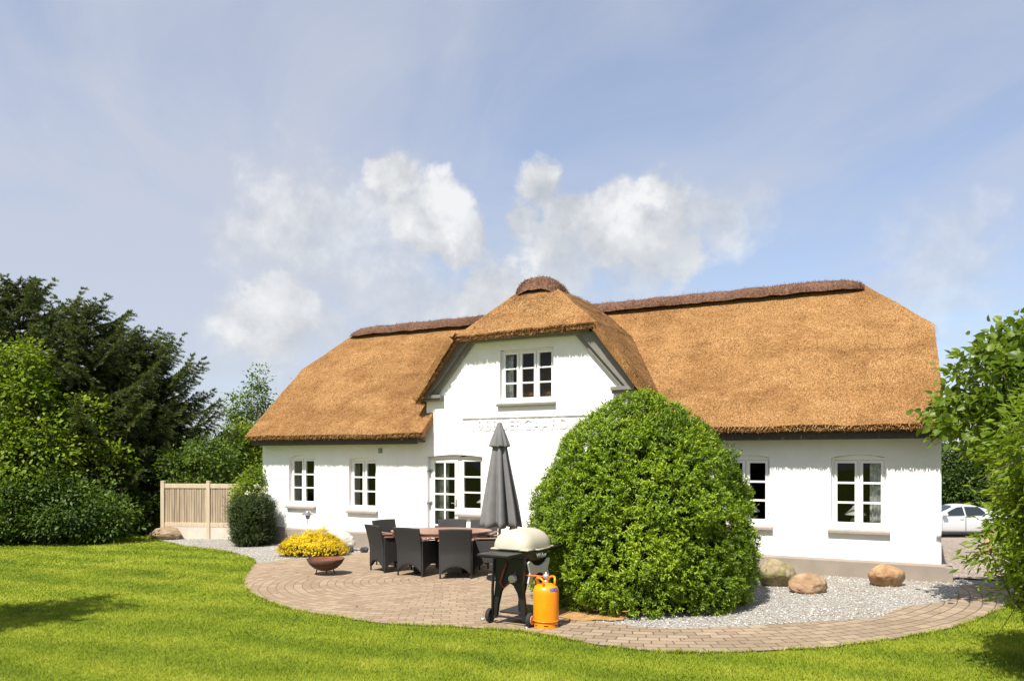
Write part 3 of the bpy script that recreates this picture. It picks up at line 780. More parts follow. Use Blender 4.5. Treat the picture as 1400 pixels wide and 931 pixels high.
q.append((p(le(VH), VH), bk(p(le(VH), VH)), (RLx, VR, rw(VR)), (RLx, VR, rw(VR))))
q.append((p(re_(VH), VH), bk(p(re_(VH), VH)), (RRx, VR, rw(VR)), (RRx, VR, rw(VR))))
dn = (0, -.55, -.84)
roof = thatch_object('roof', q, house, M['thatch'], .13, 95000, rng,
    eaves=[((le(E0), E0 + .03, rw(E0) - .05), (5.10, E0 + .03, rw(E0) - .05), 3000, dn), ((9.72, E0 + .03, rw(E0) - .05), (re_(E0), E0 + .03, rw(E0) - .05), 3400, dn)])
# front gable roof
VB = -.30
pf = [(4.85, 3.17), (5.90, 4.50), (6.85, 5.50), (7.75, 5.50), (9.03, 4.54), (10.05, 3.20)]
def vb(w): return -.45 + (w - 2.45) / SL + .35
gq = [((pf[0][0], VB, pf[0][1]), (pf[1][0], VB - .04, pf[1][1]), (pf[1][0], vb(pf[1][1]), pf[1][1]), (pf[0][0], vb(pf[0][1]), pf[0][1])),
      ((pf[1][0], VB - .04, pf[1][1]), (pf[2][0], .62, pf[2][1]), (pf[2][0], vb(5.5), 5.5), (pf[1][0], vb(pf[1][1]), pf[1][1])),
      ((pf[2][0], .62, 5.5), (pf[3][0], .62, 5.5), (pf[3][0], vb(5.5), 5.5), (pf[2][0], vb(5.5), 5.5)),
      ((pf[3][0], .62, 5.5), (pf[4][0], VB - .04, pf[4][1]), (pf[4][0], vb(pf[4][1]), pf[4][1]), (pf[3][0], vb(5.5), 5.5)),
      ((pf[4][0], VB - .04, pf[4][1]), (pf[5][0], VB, pf[5][1]), (pf[5][0], vb(pf[5][1]), pf[5][1]), (pf[4][0], vb(pf[4][1]), pf[4][1])),
      ((pf[1][0], VB - .04, pf[1][1]), (pf[4][0], VB - .04, pf[4][1]), (pf[3][0], .62, 5.5), (pf[2][0], .62, 5.5))]
groof = thatch_object('gable_roof', gq, house, M['thatch'], .15, 30000, rng,
    eaves=[((5.9, VB, 4.43), (9.03, VB, 4.47), 2200, dn), ((pf[0][0], VB + .02, 3.15), (5.88, VB + .02, 4.38), 900, (-.5, -.4, -.7)), ((10.05, VB + .02, 3.15), (9.05, VB + .02, 4.38), 900, (.5, -.4, -.7))])

def ridge_cap(name, axis, c0, a0, a1, w0, hw, hgt, parent, nfuzz, drop=.12, round0=True, taper=1.0):
    """heather capping draped over a ridge"""
    quads = []; mb = MB()
    def fn(s, t):
        e = 1.0
        if round0: e = min(1.0, max(0.0, 1 - max(0, (.06 - s) / .06) ** 2.2)) ** .5 * min(1.0, max(0.0, 1 - max(0, (s - .94) / .06) ** 2.2)) ** .5
        k_ = 1 - (1 - taper) * sstep(.12, .62, s); th = (t - .5) * math.pi; x = math.sin(th) * hw * k_ * (.75 + .25 * e); z = w0 - drop + (hgt * (.25 + .75 * k_) + drop) * max(0.02, math.cos(th)) ** .75 * (.25 + .75 * e)
        a = a0 + (a1 - a0) * s
        pt = (a, c0 + x, z) if axis == 'x' else (c0 + x, a, z)
        l = lump(pt[0] * 2.3, pt[1] * 2.3, pt[2] * 2.3) * 1.1
        return (pt[0], pt[1], pt[2] + l)
    n = int((a1 - a0) / .09); mb.grid(fn, n, 16)
    V = np.array(mb.v, np.float32); Fq = np.array(mb.f)
    F3 = np.concatenate([Fq[:, [0, 1, 2]], Fq[:, [0, 2, 3]]])
    pts = np.array([fn(s, t) for s, t in zip(rng.random(nfuzz), rng.uniform(.02, .98, nfuzz))])
    if axis == 'x': nr = unit(np.stack([np.zeros(nfuzz), pts[:, 1] - c0, (pts[:, 2] - w0 + drop + .1)], 1))
    else: nr = unit(np.stack([pts[:, 0] - c0, np.zeros(nfuzz), (pts[:, 2] - w0 + drop + .1)], 1))
    d = unit(rng.normal(size=(nfuzz, 3)) + nr * .05); s = unit(np.cross(d, nr)) * rng.uniform(.003, .007, nfuzz)[:, None]
    L = rng.uniform(.03, .07, nfuzz)[:, None] * np.where(rng.random(nfuzz) < .03, 2.2, 1)[:, None]
    tri = np.stack([pts - s - nr * .01, pts + s - nr * .01, pts + d * L], 1).reshape(-1, 3)
    rn = np.concatenate([np.full(len(V), .5), np.repeat(rng.random(nfuzz), 3)])
    return np_mesh(name, np.concatenate([V, tri]), np.concatenate([F3, np.arange(nfuzz * 3).reshape(-1, 3) + len(V)]), M['heather'], parent, rn)
ridge_cap('ridge_cap', 'x', VR, .86, 13.47, rw(VR) - .10, .34, .165, roof, 16000, .10)
ridge_cap('ridge_cap', 'y', 7.31, .48, 3.0, 5.44, .50, .33, groof, 7000, .05, taper=.5)

# boards under the eaves, gable barges, kneelers
for a, b in ((-.02, 4.90), (9.74, HL + .03)):
    MB().box(a, b, -.325, -.29, 2.265, 2.45).build('fascia', M['fascia'], house, bevel=.006)
    MB().box(a + .01, b - .01, -.289, -.004, 2.31, 2.34).build('soffit', M['fascia'], house)
for sgn in (1, -1):
    bb = MB()
    X = lambda u: u if sgn == 1 else 14.63 - u
    for (o1, o2, y) in ((-.25, .0, -.085), (-.13, .20, -.15)):
        pts = [(X(4.97 - o1), 3.317), (X(5.93 - o1), 4.40), (X(5.93 - o2), 4.40), (X(4.97 - o2), 3.317)]
        if sgn == 1: pts = pts[::-1]
        bb.prism(pts, 'y', y, y + .08 if o2 == 0 else y + .062)
    bb.build('barge_board', M['barge'], house, bevel=.006)
MB().box(5.86, 8.80, -.13, -.004, 4.37, 4.55).box(5.84, 8.82, -.19, -.132, 4.405, 4.55).build('gable_board', M['barge'], house, bevel=.006)
for a, b in ((4.90, 5.38), (9.24, 9.72)):
    kn = MB().box(a, b, -.16, -.002, 3.245, 3.315); kn.box(a + .01, b - .03, -.12, -.002, 3.19, 3.243); kn.build('kneeler', M['barge'], house, bevel=.006)

# ------------------------------------------------------------------ things standing in the windows
def sill_thing(name, label, cat, u, v, w, group=None):
    x, y = uv2xy(u, v); return thing(name, label, cat, x, y, w, HROT, group)
def table_lamp(u, w, label, big=1.0):
    t = sill_thing('table_lamp', label, 'lamp', u, .30, w, 'white table lamps on the window sills')
    MB().lathe([(0, .0), (.055, 0), (.06, .01), (.085, .08), (.075, .13), (.03, .175), (.018, .20), (.018, .27), (0, .27)], 20).build('lamp_foot', M['lamp_foot'], t, smooth=True)
    MB().lathe([(.175, .215), (.05, .335), (.042, .365), (.0, .372), (.0, .366), (.038, .36), (.046, .33), (.17, .212), (.175, .215)], 28).build('lamp_shade', M['shade_white'], t, smooth=True)
table_lamp(13.47, .792, 'white cone shaded table lamp beside the curtain in the rightmost window')
table_lamp(11.73, .792, 'white shaded table lamp in the window half hidden by the round yew')
table_lamp(6.21, .802, 'white shaded table lamp in the window next to the glazed garden door')
def curtain(u0, u1, w0, w1, v, label, mat, pleats=5):
    t = sill_thing('curtain', label, 'curtain', (u0 + u1) / 2, v, w0)
    hw = (u1 - u0) / 2
    mb = MB().grid(lambda s, q: (-hw + 2 * hw * s, .02 * math.sin(s * pleats * 2 * math.pi) * (1 - .3 * q), (w1 - w0) * q), 40, 8)
    o = mb.build('fabric', M[mat], t, smooth=True, recalc=False)
    sd = o.modifiers.new('s', 'SOLIDIFY'); sd.thickness = .004
curtain(13.70, 13.93, .80, 2.0, .22, 'pale patterned curtain at the side of the rightmost window', 'curtain_pat', 4)
curtain(5.00, 5.35, .03, 1.95, .25, 'grey green curtain behind the left panes of the garden door', 'curtain', 5)
curtain(6.79, 6.95, 3.11, 4.15, .24, 'narrow grey curtain at the left of the gable window', 'curtain_pat', 3)
t = sill_thing('vase', 'small orange brown vase in the second window from the left', 'vase', 3.0, .25, .782)
MB().lathe([(0, 0), (.035, 0), (.045, .05), (.03, .11), (.022, .13), (.045, .16), (.04, .165), (.015, .13), (0, .12)], 16).build('vase_body', M['vase'], t, smooth=True)
t = sill_thing('figurine', 'small white and ginger cat figurine in the gable window', 'figurine', 7.06, .25, 3.102)
MB().lathe([(0, 0), (.055, 0), (.06, .03), (.045, .1), (.025, .13), (0, .135)], 14).build('body', M['shade_white'], t, smooth=True)
MB().lathe([(0, .11), (.03, .12), (.04, .15), (.03, .18), (0, .19)], 12).tube([(-.022, 0, .17), (-.03, 0, .215)], [.014, .002], 6).tube([(.022, 0, .17), (.03, 0, .215)], [.014, .002], 6).tube([(.03, 0, .02), (.09, 0, .08), (.06, 0, .16)], [.014, .012, .006], 6).build('head', M['vase'], t, smooth=True)
t = sill_thing('flower', 'small pale yellow flower pot in the right casement of the gable window', 'flower', 7.83, .25, 3.102)
MB().lathe([(0, 0), (.03, 0), (.04, .06), (.0, .06)], 12).build('pot', M['shade_white'], t, smooth=True)
r0 = np.random.default_rng(5); n = 60; d0 = rdir(r0, n); d0[:, 2] = abs(d0[:, 2])
leaves('blossom', np.tile([0, 0, .06], (n, 1)) + d0 * .01, d0, rdir(r0, n), .06, .03, M['yellow'], t, r0)

# ================================================================== terrace furniture
def facing(fx, fy): return math.atan2(-fx, fy)
def make_chair(label, x, y, rz):
    t = thing('garden_chair', label, 'chair', x, y, G(x, y) + .014, rz, 'dark wicker armchairs round the table')
    def arch(x0, x1, z1, n=10, a=.075, b=.20):
        pts = [(x0, z1), (x0, a)]
        for i in range(n + 1):
            s = i / n; xx = x0 + .035 + (x1 - x0 - .07) * s; pts.append((xx, a + (b - a) * math.sin(math.pi * s) ** .6))
        return pts + [(x1, a), (x1, z1)]
    # back: tall, flaring a little and leaning back, arch cut in its foot
    mb = MB()
    def back(s, q, off=0):
        zb = .075 + .125 * math.sin(math.pi * min(1, max(0, (s - .05) / .9))) ** .6
        z = zb + (.83 - zb) * q; w = .255 + .025 * max(0, (z - .4) / .43)
        lean = -.275 - .10 * max(0, (z - .40) / .43) ** 1.4 + .018 * math.sin(math.pi * s) * -1
        return ((s - .5) * 2 * w, lean + off, z + .008 * math.sin(math.pi * s) * q)
    mb.grid(lambda s, q: back(s, q), 14, 14)
    b = mb.build('backrest', M['wicker'], t, smooth=True)
    so = b.modifiers.new('s', 'SOLIDIFY'); so.thickness = .035; so.offset = 0
    bv = b.modifiers.new('b', 'BEVEL'); bv.width = .008; bv.segments = 2; bv.angle_limit = R(50)
    MB().box(-.235, .235, -.265, .285, .335, .43).build('seat', M['wicker'], t, bevel=.02)
    for sx in (-1, 1):
        pts = arch(-.265, .29, .60); pts[0] = (-.285, .615); pts[-1] = (.30, .585)
        x0 = sx * .262 - .018
        MB().prism(pts[::-1], 'x', x0, x0 + .036).build('side_panel', M['wicker'], t, bevel=.008)
        ar = MB().grid(lambda s, q: (sx * .268 + (q - .5) * .065, -.27 + .60 * s, .622 - .02 * s - .012 * max(0, s - .85) / .15), 10, 2).build('armrest', M['teak'], t)
        so = ar.modifiers.new('s', 'SOLIDIFY'); so.thickness = .018; so.offset = 1
        bv = ar.modifiers.new('b', 'BEVEL'); bv.width = .005; bv.segments = 2
        for yy in (-.262, .282):
            MB().tube([(sx * .258, yy, 0), (sx * .258, yy, .30)], [.015, .017], 8).lathe([(0, -.001), (.018, 0), (.018, .03), (0, .03)], 8, sx * .258, yy).build('leg', M['wicker'], t)
    MB().prism(arch(-.235, .235, .34, b=.24), 'y', .262, .285).build('apron', M['wicker'], t, bevel=.006)
    return t
TC = (-1.26, 13.85)
CH = [((-2.41, 13.87), (.79, .61), 'dark wicker armchair at the left end of the table with its back to the lawn'),
      ((-1.75, 13.27), (.50, .86), 'dark wicker armchair seen from behind, second from the left on the lawn side'),
      ((-.94, 12.93), (-.02, 1), 'dark wicker armchair seen square from behind in front of the middle of the table'),
      ((-.08, 13.62), (-1, .16), 'dark wicker armchair at the right end of the table behind the grill'),
      ((-2.42, 15.0), (.75, -.66), 'dark wicker armchair behind the left end chair against the plinth'),
      ((-1.16, 14.98), (.02, -1), 'dark wicker armchair across the table in front of the garden door'),
      ((-.55, 14.75), (-.25, -.97), 'dark wicker armchair across the table half hidden by the parasol')]
proto = None
for (rx, ry), (fx, fy), lab in CH:
    l = math.hypot(fx, fy); fx /= l; fy /= l; cx_, cy_ = rx + .27 * fx, ry + .27 * fy
    if proto is None: proto = make_chair(lab, cx_, cy_, facing(fx, fy)); c = proto
    else:
        c = copy_tree(proto); c.location = (cx_, cy_, G(cx_, cy_) + .014); c.rotation_euler.z = facing(fx, fy); c['label'] = lab

t = thing('garden_table', 'oval red teak garden table with a dark wicker base', 'table', *TC, G(*TC) + .014, R(2))
tb = MB(); n = 48; a_, b_ = .90, .60
for i, (k0, k1) in enumerate([(-1 + 2 * j / 13, -1 + 2 * (j + 1) / 13 - .012) for j in range(13)]):   # slats cut to the oval
    pts_lo = []; pts_hi = []
    y0, y1 = k0 * b_, k1 * b_
    e = lambda y: a_ * math.sqrt(max(0.003, 1 - min(1, abs(y) / (b_ + .004)) ** 2))
    ys = [y0 + (y1 - y0) * q / 4 for q in range(5)]
    tb.prism([(-e(y), y) for y in ys][::-1] + [(e(y), y) for y in ys], 'z', .705, .73)
tb.build('tabletop', M['teak'], t, bevel=.003, seg=1)
ap = MB()
for j in range(40):
    a0 = 2 * math.pi * j / 40; a1 = 2 * math.pi * (j + 1) / 40; f0, f1 = .97, .93
    P = [(a_ * f * math.cos(a), b_ * f * math.sin(a)) for f, a in ((f0, a0), (f0, a1), (f1, a1), (f1, a0))]
    ap.prism(P, 'z', .655, .703)
ap.build('rim', M['teak'], t)
for sx in (-1, 1):
    MB().prism([(-.30, .0), (-.24, 0), (-.2, .12), (0, .2), (.2, .12), (.24, 0), (.30, 0), (.25, .66), (-.25, .66)], 'x', sx * .42 - .05, sx * .42 + .05).build('pedestal', M['wicker'], t, bevel=.012)
MB().box(-.37, .37, -.04, .04, .26, .34).build('stretcher', M['wicker'], t, bevel=.01)

# closed parasol on its own foot
px_, py_ = -.205, 12.85
t = thing('parasol', 'closed grey garden parasol on a pole behind the grill', 'parasol', px_, py_, G(px_, py_) + .014)
MB().tube([(0, 0, .05), (0, 0, 2.56)], .024, 12).build('pole', M['olive_pole'], t, smooth=True)
MB().lathe([(0, 0), (.21, 0), (.22, .02), (.21, .05), (.10, .075), (.045, .10), (.04, .30), (.03, .31), (0, .31)], 32).build('base', M['black'], t, smooth=True)
def cloth(zt, zb, rt, rbm, folds, amp, name, mat, seed, hem=0):
    rg = random.Random(seed); ph = [rg.uniform(-.25, .25) for _ in range(folds + 1)]; am = [rg.uniform(.6, 1.25) for _ in range(folds + 1)]
    def fn(s, q):
        th = 2 * math.pi * s; k = s * folds; i = int(k) % folds; fr = k - int(k)
        fo = (abs(math.cos(math.pi * fr)) ** 1.6 * 2 - 1)
        r = rt + (rbm - rt) * q ** .85; A = amp * min(1, .25 + q) * am[i]
        sw = .55 * q * math.sin(math.pi * fr)          # pleats wrapped round one way
        r2 = r * (1 + A * fo) ; th2 = th + sw * .35 + ph[i] * .3 * math.sin(math.pi * fr)
        z = zt + (zb - zt) * q - hem * (1 - fo) * .5 * q
        return (r2 * math.cos(th2), r2 * math.sin(th2), z)
    o = MB().grid(fn, folds * 16, 18).build(name, M[mat], t, smooth=True, weld=True)
    sd = o.modifiers.new('s', 'SOLIDIFY'); sd.thickness = .006; sd.offset = 0
    return o
cloth(2.52, .86, .045, .275, 8, .34, 'canopy', 'canvas', 4, -.03)
cloth(2.575, 2.20, .03, .155, 8, .16, 'top_flap', 'canvas', 9, .02)
MB().lathe([(0, 2.60), (.03, 2.59), (.045, 2.57), (.04, 2.54)], 16).build('finial', M['canvas'], t, smooth=True)
hubm = MB()
for j in range(8):
    a = 2 * math.pi * j / 8; hubm.tube([(.03 * math.cos(a), .03 * math.sin(a), 2.4), (.17 * math.cos(a), .17 * math.sin(a), .90)], .011, 6)
hubm.build('ribs', M['canvas_dark'], t)

# fire bowl
x, y = -3.26, 13.56
t = thing('fire_bowl', 'rusty steel fire bowl on thin legs on the left of the terrace', 'fire bowl', x, y, G(x, y) + .014, R(20))
MB().lathe([(0, .085), (.10, .09), (.19, .125), (.265, .19), (.315, .275), (.322, .277), (.33, .275), (.275, .182), (.195, .112), (.10, .074), (0, .07)], 40).build('bowl', M['rust'], t, smooth=True)
MB().lathe([(0, .089), (.10, .094), (.189, .129), (.263, .194), (.311, .272)], 40).build('lining', M['rust_in'], t, smooth=True)
for j in range(3):
    a = 2 * math.pi * j / 3 + .5
    MB().tube([(.15 * math.cos(a), .15 * math.sin(a), .115), (.185 * math.cos(a), .185 * math.sin(a), .004)], [.011, .009], 8).build('leg', M['rust'], t)

# garden lamp on a stalk
x, y = -4.60, 17.47
t = thing('garden_lamp', 'slim steel garden lamp with a mushroom hood behind the yellow shrub', 'lamp', x, y)
MB().tube([(0, 0, 0), (0, 0, .72)], .011, 10).build('stalk', M['steel'], t, smooth=True)
MB().lathe([(0, .70), (.035, .705), (.055, .76), (.06, .80), (.05, .80), (0, .80)], 20).build('lantern', M['ironwork'], t, smooth=True)
MB().lathe([(.165, .80), (.12, .835), (.06, .862), (.05, .885), (.02, .90), (.0, .902), (0, .88), (.05, .855), (.11, .825), (.155, .797), (.165, .80)], 30).build('hood', M['steel'], t, smooth=True)
MB().tube([(0, 0, 0), (0, 0, .22)], .022, 8).build('spike', M['black'], t)

# ------------------------------------------------------------------ gas grill on its cart (long axis runs right and away)
gx_, gy_ = .13, 9.50
GR = R(90 - 33) # local +x = long axis
GR = math.atan2(math.cos(R(31)), math.sin(R(31)))
t = thing('gas_grill', 'gas grill with a cream domed lid on a black wheeled cart beside the round yew', 'grill', gx_, gy_, G(gx_, gy_) + .016, GR)
# lid: half dome drawn out lengthwise with a crisp shoulder
def lid(s, q):
    x = -.335 + .67 * s; e = max(0.0, 1 - abs(2 * s - 1) ** 5.5) ** .5
    th = math.pi * q; yy = -math.cos(th); zz = math.sin(th)
    return (x, .265 * (.45 + .55 * e) * yy, .90 + .225 * (.10 + .90 * e) * zz ** .8)
lb_ = MB().grid(lid, 30, 24)
k = len(lb_.v)
for s_ in (0, 1):
    ring = [lid(s_, q / 24) for q in range(25)]; k = len(lb_.v); lb_.add(ring, [tuple(range(25))])
lo = lb_.build('lid', M['cream'], t, smooth=True, weld=True)
MB().box(-.325, .325, -.262, .262, .885, .904).build('lid_rim', M['cream'], t, bevel=.008)
MB().tube([(-.16, -.272, .895), (-.15, -.298, .893), (.15, -.298, .893), (.16, -.272, .895)], .009, 10).build('lid_handle', M['cream'], t, smooth=True)
def bowl(s, q):
    x = -.33 + .66 * s; e = max(0.0, 1 - abs(2 * s - 1) ** 3) ** .5; th = math.pi * q
    return (x, -.26 * (.4 + .6 * e) * math.cos(th), .876 - .20 * (.12 + .88 * e) * math.sin(th) ** .85)
bw_ = MB().grid(bowl, 24, 18)
for s_ in (0, 1): bw_.add([bowl(s_, q / 18) for q in range(19)], [tuple(range(19))])
bw_.build('cookbox', M['black'], t, smooth=True, weld=True)
for sx, n_ in ((-1, 0), (1, 1)):     # folding side tables
    x0, x1 = (-.70, -.36) if sx < 0 else (.36, .70)
    MB().box(x0, x1, -.21, .21, .845, .872).box(min(x0, x1) + .02, max(x0, x1) - .02, -.19, .19, .83, .843).build('side_table', M['black'], t, bevel=.012)
for sx in (-1, 1):                   # end frames with an arch between the feet
    pts = [(-.235, .06), (-.175, .06), (-.155, .22), (-.115, .38), (-.06, .47), (0, .50), (.06, .47), (.115, .38), (.155, .22), (.175, .06), (.24, .06), (.19, .50), (.215, .80), (-.215, .80), (-.19, .50)]
    MB().prism(pts[::-1], 'x', sx * .30 - .03, sx * .30 + .03).build('end_frame', M['black'], t, bevel=.012)
MB().box(-.27, .27, -.205, .17, .12, .145).build('bottom_shelf', M['black'], t, bevel=.01)
MB().box(-.27, .27, -.03, .03, .66, .72).build('crossbar', M['black'], t, bevel=.01)
# pale cross-shaped brace on the front long side
P4 = [(-.27, .50), (-.235, .49)] + [(-.20 + .40 * i / 8, .50 + .10 * math.sin(math.pi * (i / 8)) ** .7) for i in range(9)] + [(.235, .49), (.27, .50), (.22, .62), (.27, .74), (.235, .76)] + [(.20 - .40 * i / 8, .755 - .07 * math.sin(math.pi * i / 8) ** .7) for i in range(9)] + [(-.235, .76), (-.27, .74), (-.22, .62)]
MB().prism(P4, 'y', -.235, -.215).build('front_brace', M['grey_panel'], t, bevel=.004)
MB().tube([(-.30, -.29, .085), (-.30, .29, .085)], .013, 8).build('axle', M['black'], t)
for sy in (-1, 1):
    w = MB().tube([(-.30, sy * .255, .085), (-.30, sy * .305, .085)], .085, 28).build('wheel', M['black_rubber'], t, bevel=.01)
    MB().tube([(-.30, sy * .300, .085), (-.30, sy * .312, .085)], .055, 24).build('hub', M['hub'], w, bevel=.003)
for sy in (-1, 1): MB().tube([(.30, sy * .2, .0), (.30, sy * .2, .08)], [.03, .022], 10).build('foot', M['black'], t)
MB().tube([(-.345, .02, .74), (-.36, .06, .62), (-.365, .10, .50), (-.36, .05, .44), (-.345, -.04, .52), (-.33, -.08, .60), (-.31, -.10, .68)], .011, 8).build('hose', M['red_hose'], t, smooth=True)
MB().tube([(-.345, -.08, .56), (-.40, -.08, .56)], [.05, .045], 16).build('regulator', M['brass'], t, bevel=.004)
MB().tube([(-.335, .20, .80), (-.345, .215, .42), (-.33, .225, .10)], .018, 8).build('tool_rail', M['black'], t, smooth=True)
MB().tube([(-.42, .33, .05), (-.36, .30, .045), (-.30, .29, .085)], .016, 8).build('kick_lever', M['steel'], t, smooth=True)
fc = bpy.data.curves.new('badge', 'FONT'); fc.body = "Weber"; fc.size = .085; fc.extrude = .002; fc.align_x = 'CENTER'
fo = bpy.data.objects.new('badge', fc); col.objects.link(fo); bpy.context.view_layer.update()
tm = bpy.data.meshes.new_from_object(fo.evaluated_get(bpy.context.evaluated_depsgraph_get())); bpy.data.objects.remove(fo)
tm.materials.clear(); tm.materials.append(M['grey_panel'])
bo_ = bpy.data.objects.new('badge', tm); col.objects.link(bo_); bo_.parent = t
bo_.location = (0, -.268, .785); bo_.rotation_euler = (R(90), 0, 0)

# gas bottle
x, y = .40, 9.12
t = thing('gas_bottle', 'orange gas bottle with a hose standing beside the grill', 'gas bottle', x, y, G(x, y) + .016, R(10))
MB().lathe([(0, .055), (.135, .055), (.148, .075), (.151, .10), (.151, .40), (.147, .44), (.128, .475), (.09, .50), (.05, .512), (0, .514)], 44).build('bottle_body', M['orange'], t, smooth=True)
ft = MB(); NS = 48
def ring(r, z0, z1, gaps, n=48, th=.006):
    mb = MB()
    for j in range(n):
        a0 = 2 * math.pi * j / n; a1 = 2 * math.pi * (j + 1) / n
        lo_, hi_ = z0, z1
        segs = [(z0, z1)]
        for (g0, g1, h0, h1) in gaps:
            if g0 <= j % n < g1: segs = [s for s in ((z0, h0), (h1, z1)) if s[1] - s[0] > .001]
        for (p_, q_) in segs:
            V = [(rr * math.cos(a), rr * math.sin(a), z) for z in (p_, q_) for rr, a in ((r, a0), (r, a1), (r - th, a1), (r - th, a0))]
            mb.add(V, [(0, 1, 5, 4), (2, 3, 7, 6), (4, 5, 6, 7), (3, 2, 1, 0), (1, 2, 6, 5), (3, 0, 4, 7)])
    return mb
ring(.140, 0, .058, [(j, j + 3, .022, .036) for j in (1, 9, 17, 25, 33, 41)]).build('foot_ring', M['orange'], t, weld=True)
MB().tube([(0.1515 * math.cos(a), .1515 * math.sin(a), .08) for a in np.linspace(0, 2 * math.pi, 33)], .006, 6, cap=False).build('weld_seam', M['orange'], t, smooth=True)
for a0 in (R(200), R(20)):           # two curved grips
    pts = [(.105 * math.cos(a0 + d), .105 * math.sin(a0 + d), z) for d, z in ((-.75, .485), (-.7, .55), (-.4, .575), (0, .58), (.4, .575), (.7, .55), (.75, .485))]
    MB().tube(pts, .013, 8).build('grip', M['orange'], t, smooth=True)
MB().lathe([(0, .51), (.03, .512), (.03, .54), (.018, .548), (.018, .56), (.036, .566), (.04, .60), (.03, .615), (.012, .622), (.010, .64), (0, .642)], 20).build('regulator', M['brass'], t, smooth=True)
MB().tube([(-.03, .0, .585), (-.10, .05, .588), (-.22, .12, .59), (-.32, .2, .60), (-.36, .28, .66)], .0095, 8).build('hose', M['orange_hose'], t, smooth=True)
sk = MB().grid(lambda s, q: ((.150 - .028 * q ** 1.6 + .0015) * math.cos(R(-85 + 50 * s)), (.150 - .028 * q ** 1.6 + .0015) * math.sin(R(-85 + 50 * s)), .437 + .04 * q), 8, 4)
sk.build('sticker', M['label_blue'], t, smooth=True)

# ------------------------------------------------------------------ fence on a concrete base, left of the house
fx0, fy0 = -9.20, 20.45; fx1, fy1 = -5.9, 20.10
fang = math.atan2(fy1 - fy0, fx1 - fx0); fl = 1.26
t = thing('garden_fence', 'low wooden screen fence of upright boards by the left end of the house', 'fence', fx0, fy0, G(fx0, fy0), fang)
for j in range(4):
    MB().box(j * fl - .05, j * fl + .05, -.05, .05, -.1, 1.50).prism([(j * fl - .055, 1.502), (j * fl + .055, 1.502), (j * fl + .04, 1.53), (j * fl - .04, 1.53)], 'y', -.055, .055).build('post', M['fence_wood'], t, bevel=.006)
for j in range(3):
    a, b = j * fl + .052, (j + 1) * fl - .052
    bo2 = MB(); nb = 17; rg = random.Random(j)
    for i in range(nb):
        xa = a + (b - a) * i / nb; xb = a + (b - a) * (i + 1) / nb - .008; bo2.box(xa, xb, -.012 + rg.uniform(-.004, .004), .01, .43, 1.34)
    bo2.build('board_panel', M['board_wood'], t, bevel=.003, seg=1)
    for z0, z1 in ((1.335, 1.455), (.325, .435)): MB().box(a, b, -.03, .03, z0, z1).build('rail', M['fence_wood'], t, bevel=.006)
    MB().box(a, b, -.025, .025, -.1, .323).build('base_board', M['fence_base'], t, bevel=.006)

# ------------------------------------------------------------------ boulders
def boulder(label, x, y, sx, sy, sz, mat, seed, rz=0.0, name='boulder', facet=.6, sink=.12, cat='rock', ang=0.22):
    bm = bmesh.new(); bmesh.ops.create_icosphere(bm, subdivisions=5, radius=1)
    rg = np.random.default_rng(seed); planes = [(unit(rg.normal(size=3)), rg.uniform(.62, .92)) for _ in range(9)]
    for v in bm.verts:
        p_ = np.array(v.co)
        for n_, d_ in planes:
            ex = p_ @ n_ - d_
            if ex > 0: p_ = p_ - n_ * ex * facet
        q_ = Vector(p_); l = 1 + .16 * mnoise.noise(q_ * 1.3 + Vector((seed, 0, 0))) + .06 * mnoise.noise(q_ * 3.7) + .025 * mnoise.noise(q_ * 9)
        v.co = (p_[0] * l * sx, p_[1] * l * sy, p_[2] * l * sz + sz * (1 - sink) * .85)
        if v.co.z < -.04: v.co.z = -.04
    me = bpy.data.meshes.new(name); bm.to_mesh(me); bm.free(); me.polygons.foreach_set('use_smooth', [True] * len(me.polygons)); me.materials.append(M[mat])
    o = bpy.data.objects.new(name, me); col.objects.link(o); o.location = (x, y, G(x, y)); o.rotation_euler.z = rz
    return tag(o, label, cat)
boulder('flat tan boulder at the foot of the fence', -9.0, 20.2, .40, .27, .20, 'rock_tan', 2)
boulder('large pale boulder behind the yellow shrub', -3.92, 17.25, .42, .27, .26, 'rock_pale', 8)
boulder('mossy boulder touching the right side of the round yew', 4.1, 12.05, .30, .26, .235, 'rock_moss', 21)
boulder('pinkish wedge shaped boulder between the two other boulders on the gravel', 4.36, 11.4, .29, .22, .17, 'rock_pink', 15, .3)
boulder('rounded orange boulder by the right end of the plinth', 5.76, 11.95, .275, .23, .19, 'rock_orange', 30, .2, facet=.3)
boulder('small dark stone beside the plinth left of the chairs', -3.22, 16.9, .10, .08, .075, 'rock_dark', 5, name='stone', cat='stone')
boulder('small black stone against the pale boulder', -3.55, 16.95, .085, .09, .09, 'rock_dark', 9, name='stone', cat='stone')
x, y = -5.92, 18.75
t = thing('plastic_pot', 'small white plastic pot standing in the shade of the dark shrub', 'pot', x, y)
MB().lathe([(0, .004), (.05, 0), (.068, .20), (.078, .20), (.08, .235), (.072, .235), (.06, .19), (.0, .17)], 24).build('pot_body', M['white_cup'], t, smooth=True)

# wooden post and car beyond the right end of the house
x, y = 9.9, 16.1
t = thing('wooden_post', 'short tan wooden post standing by the drive behind the leaves', 'post', x, y)
MB().tube([(0, 0, -.1), (0, 0, .5)], [.085, .08], 14).build('shaft', M['post_wood'], t, smooth=False, bevel=.01)
MB().lathe([(0, .5), (.1, .5), (.1, .53), (.03, .56), (0, .56)], 14).build('cap', M['post_wood'], t)

cx_, cy_ = 19.5, 34.4
t = thing('parked_car', 'silver saloon car parked on the gravel drive behind the house', 'car', cx_, cy_, G(cx_, cy_) + .03, R(-3))
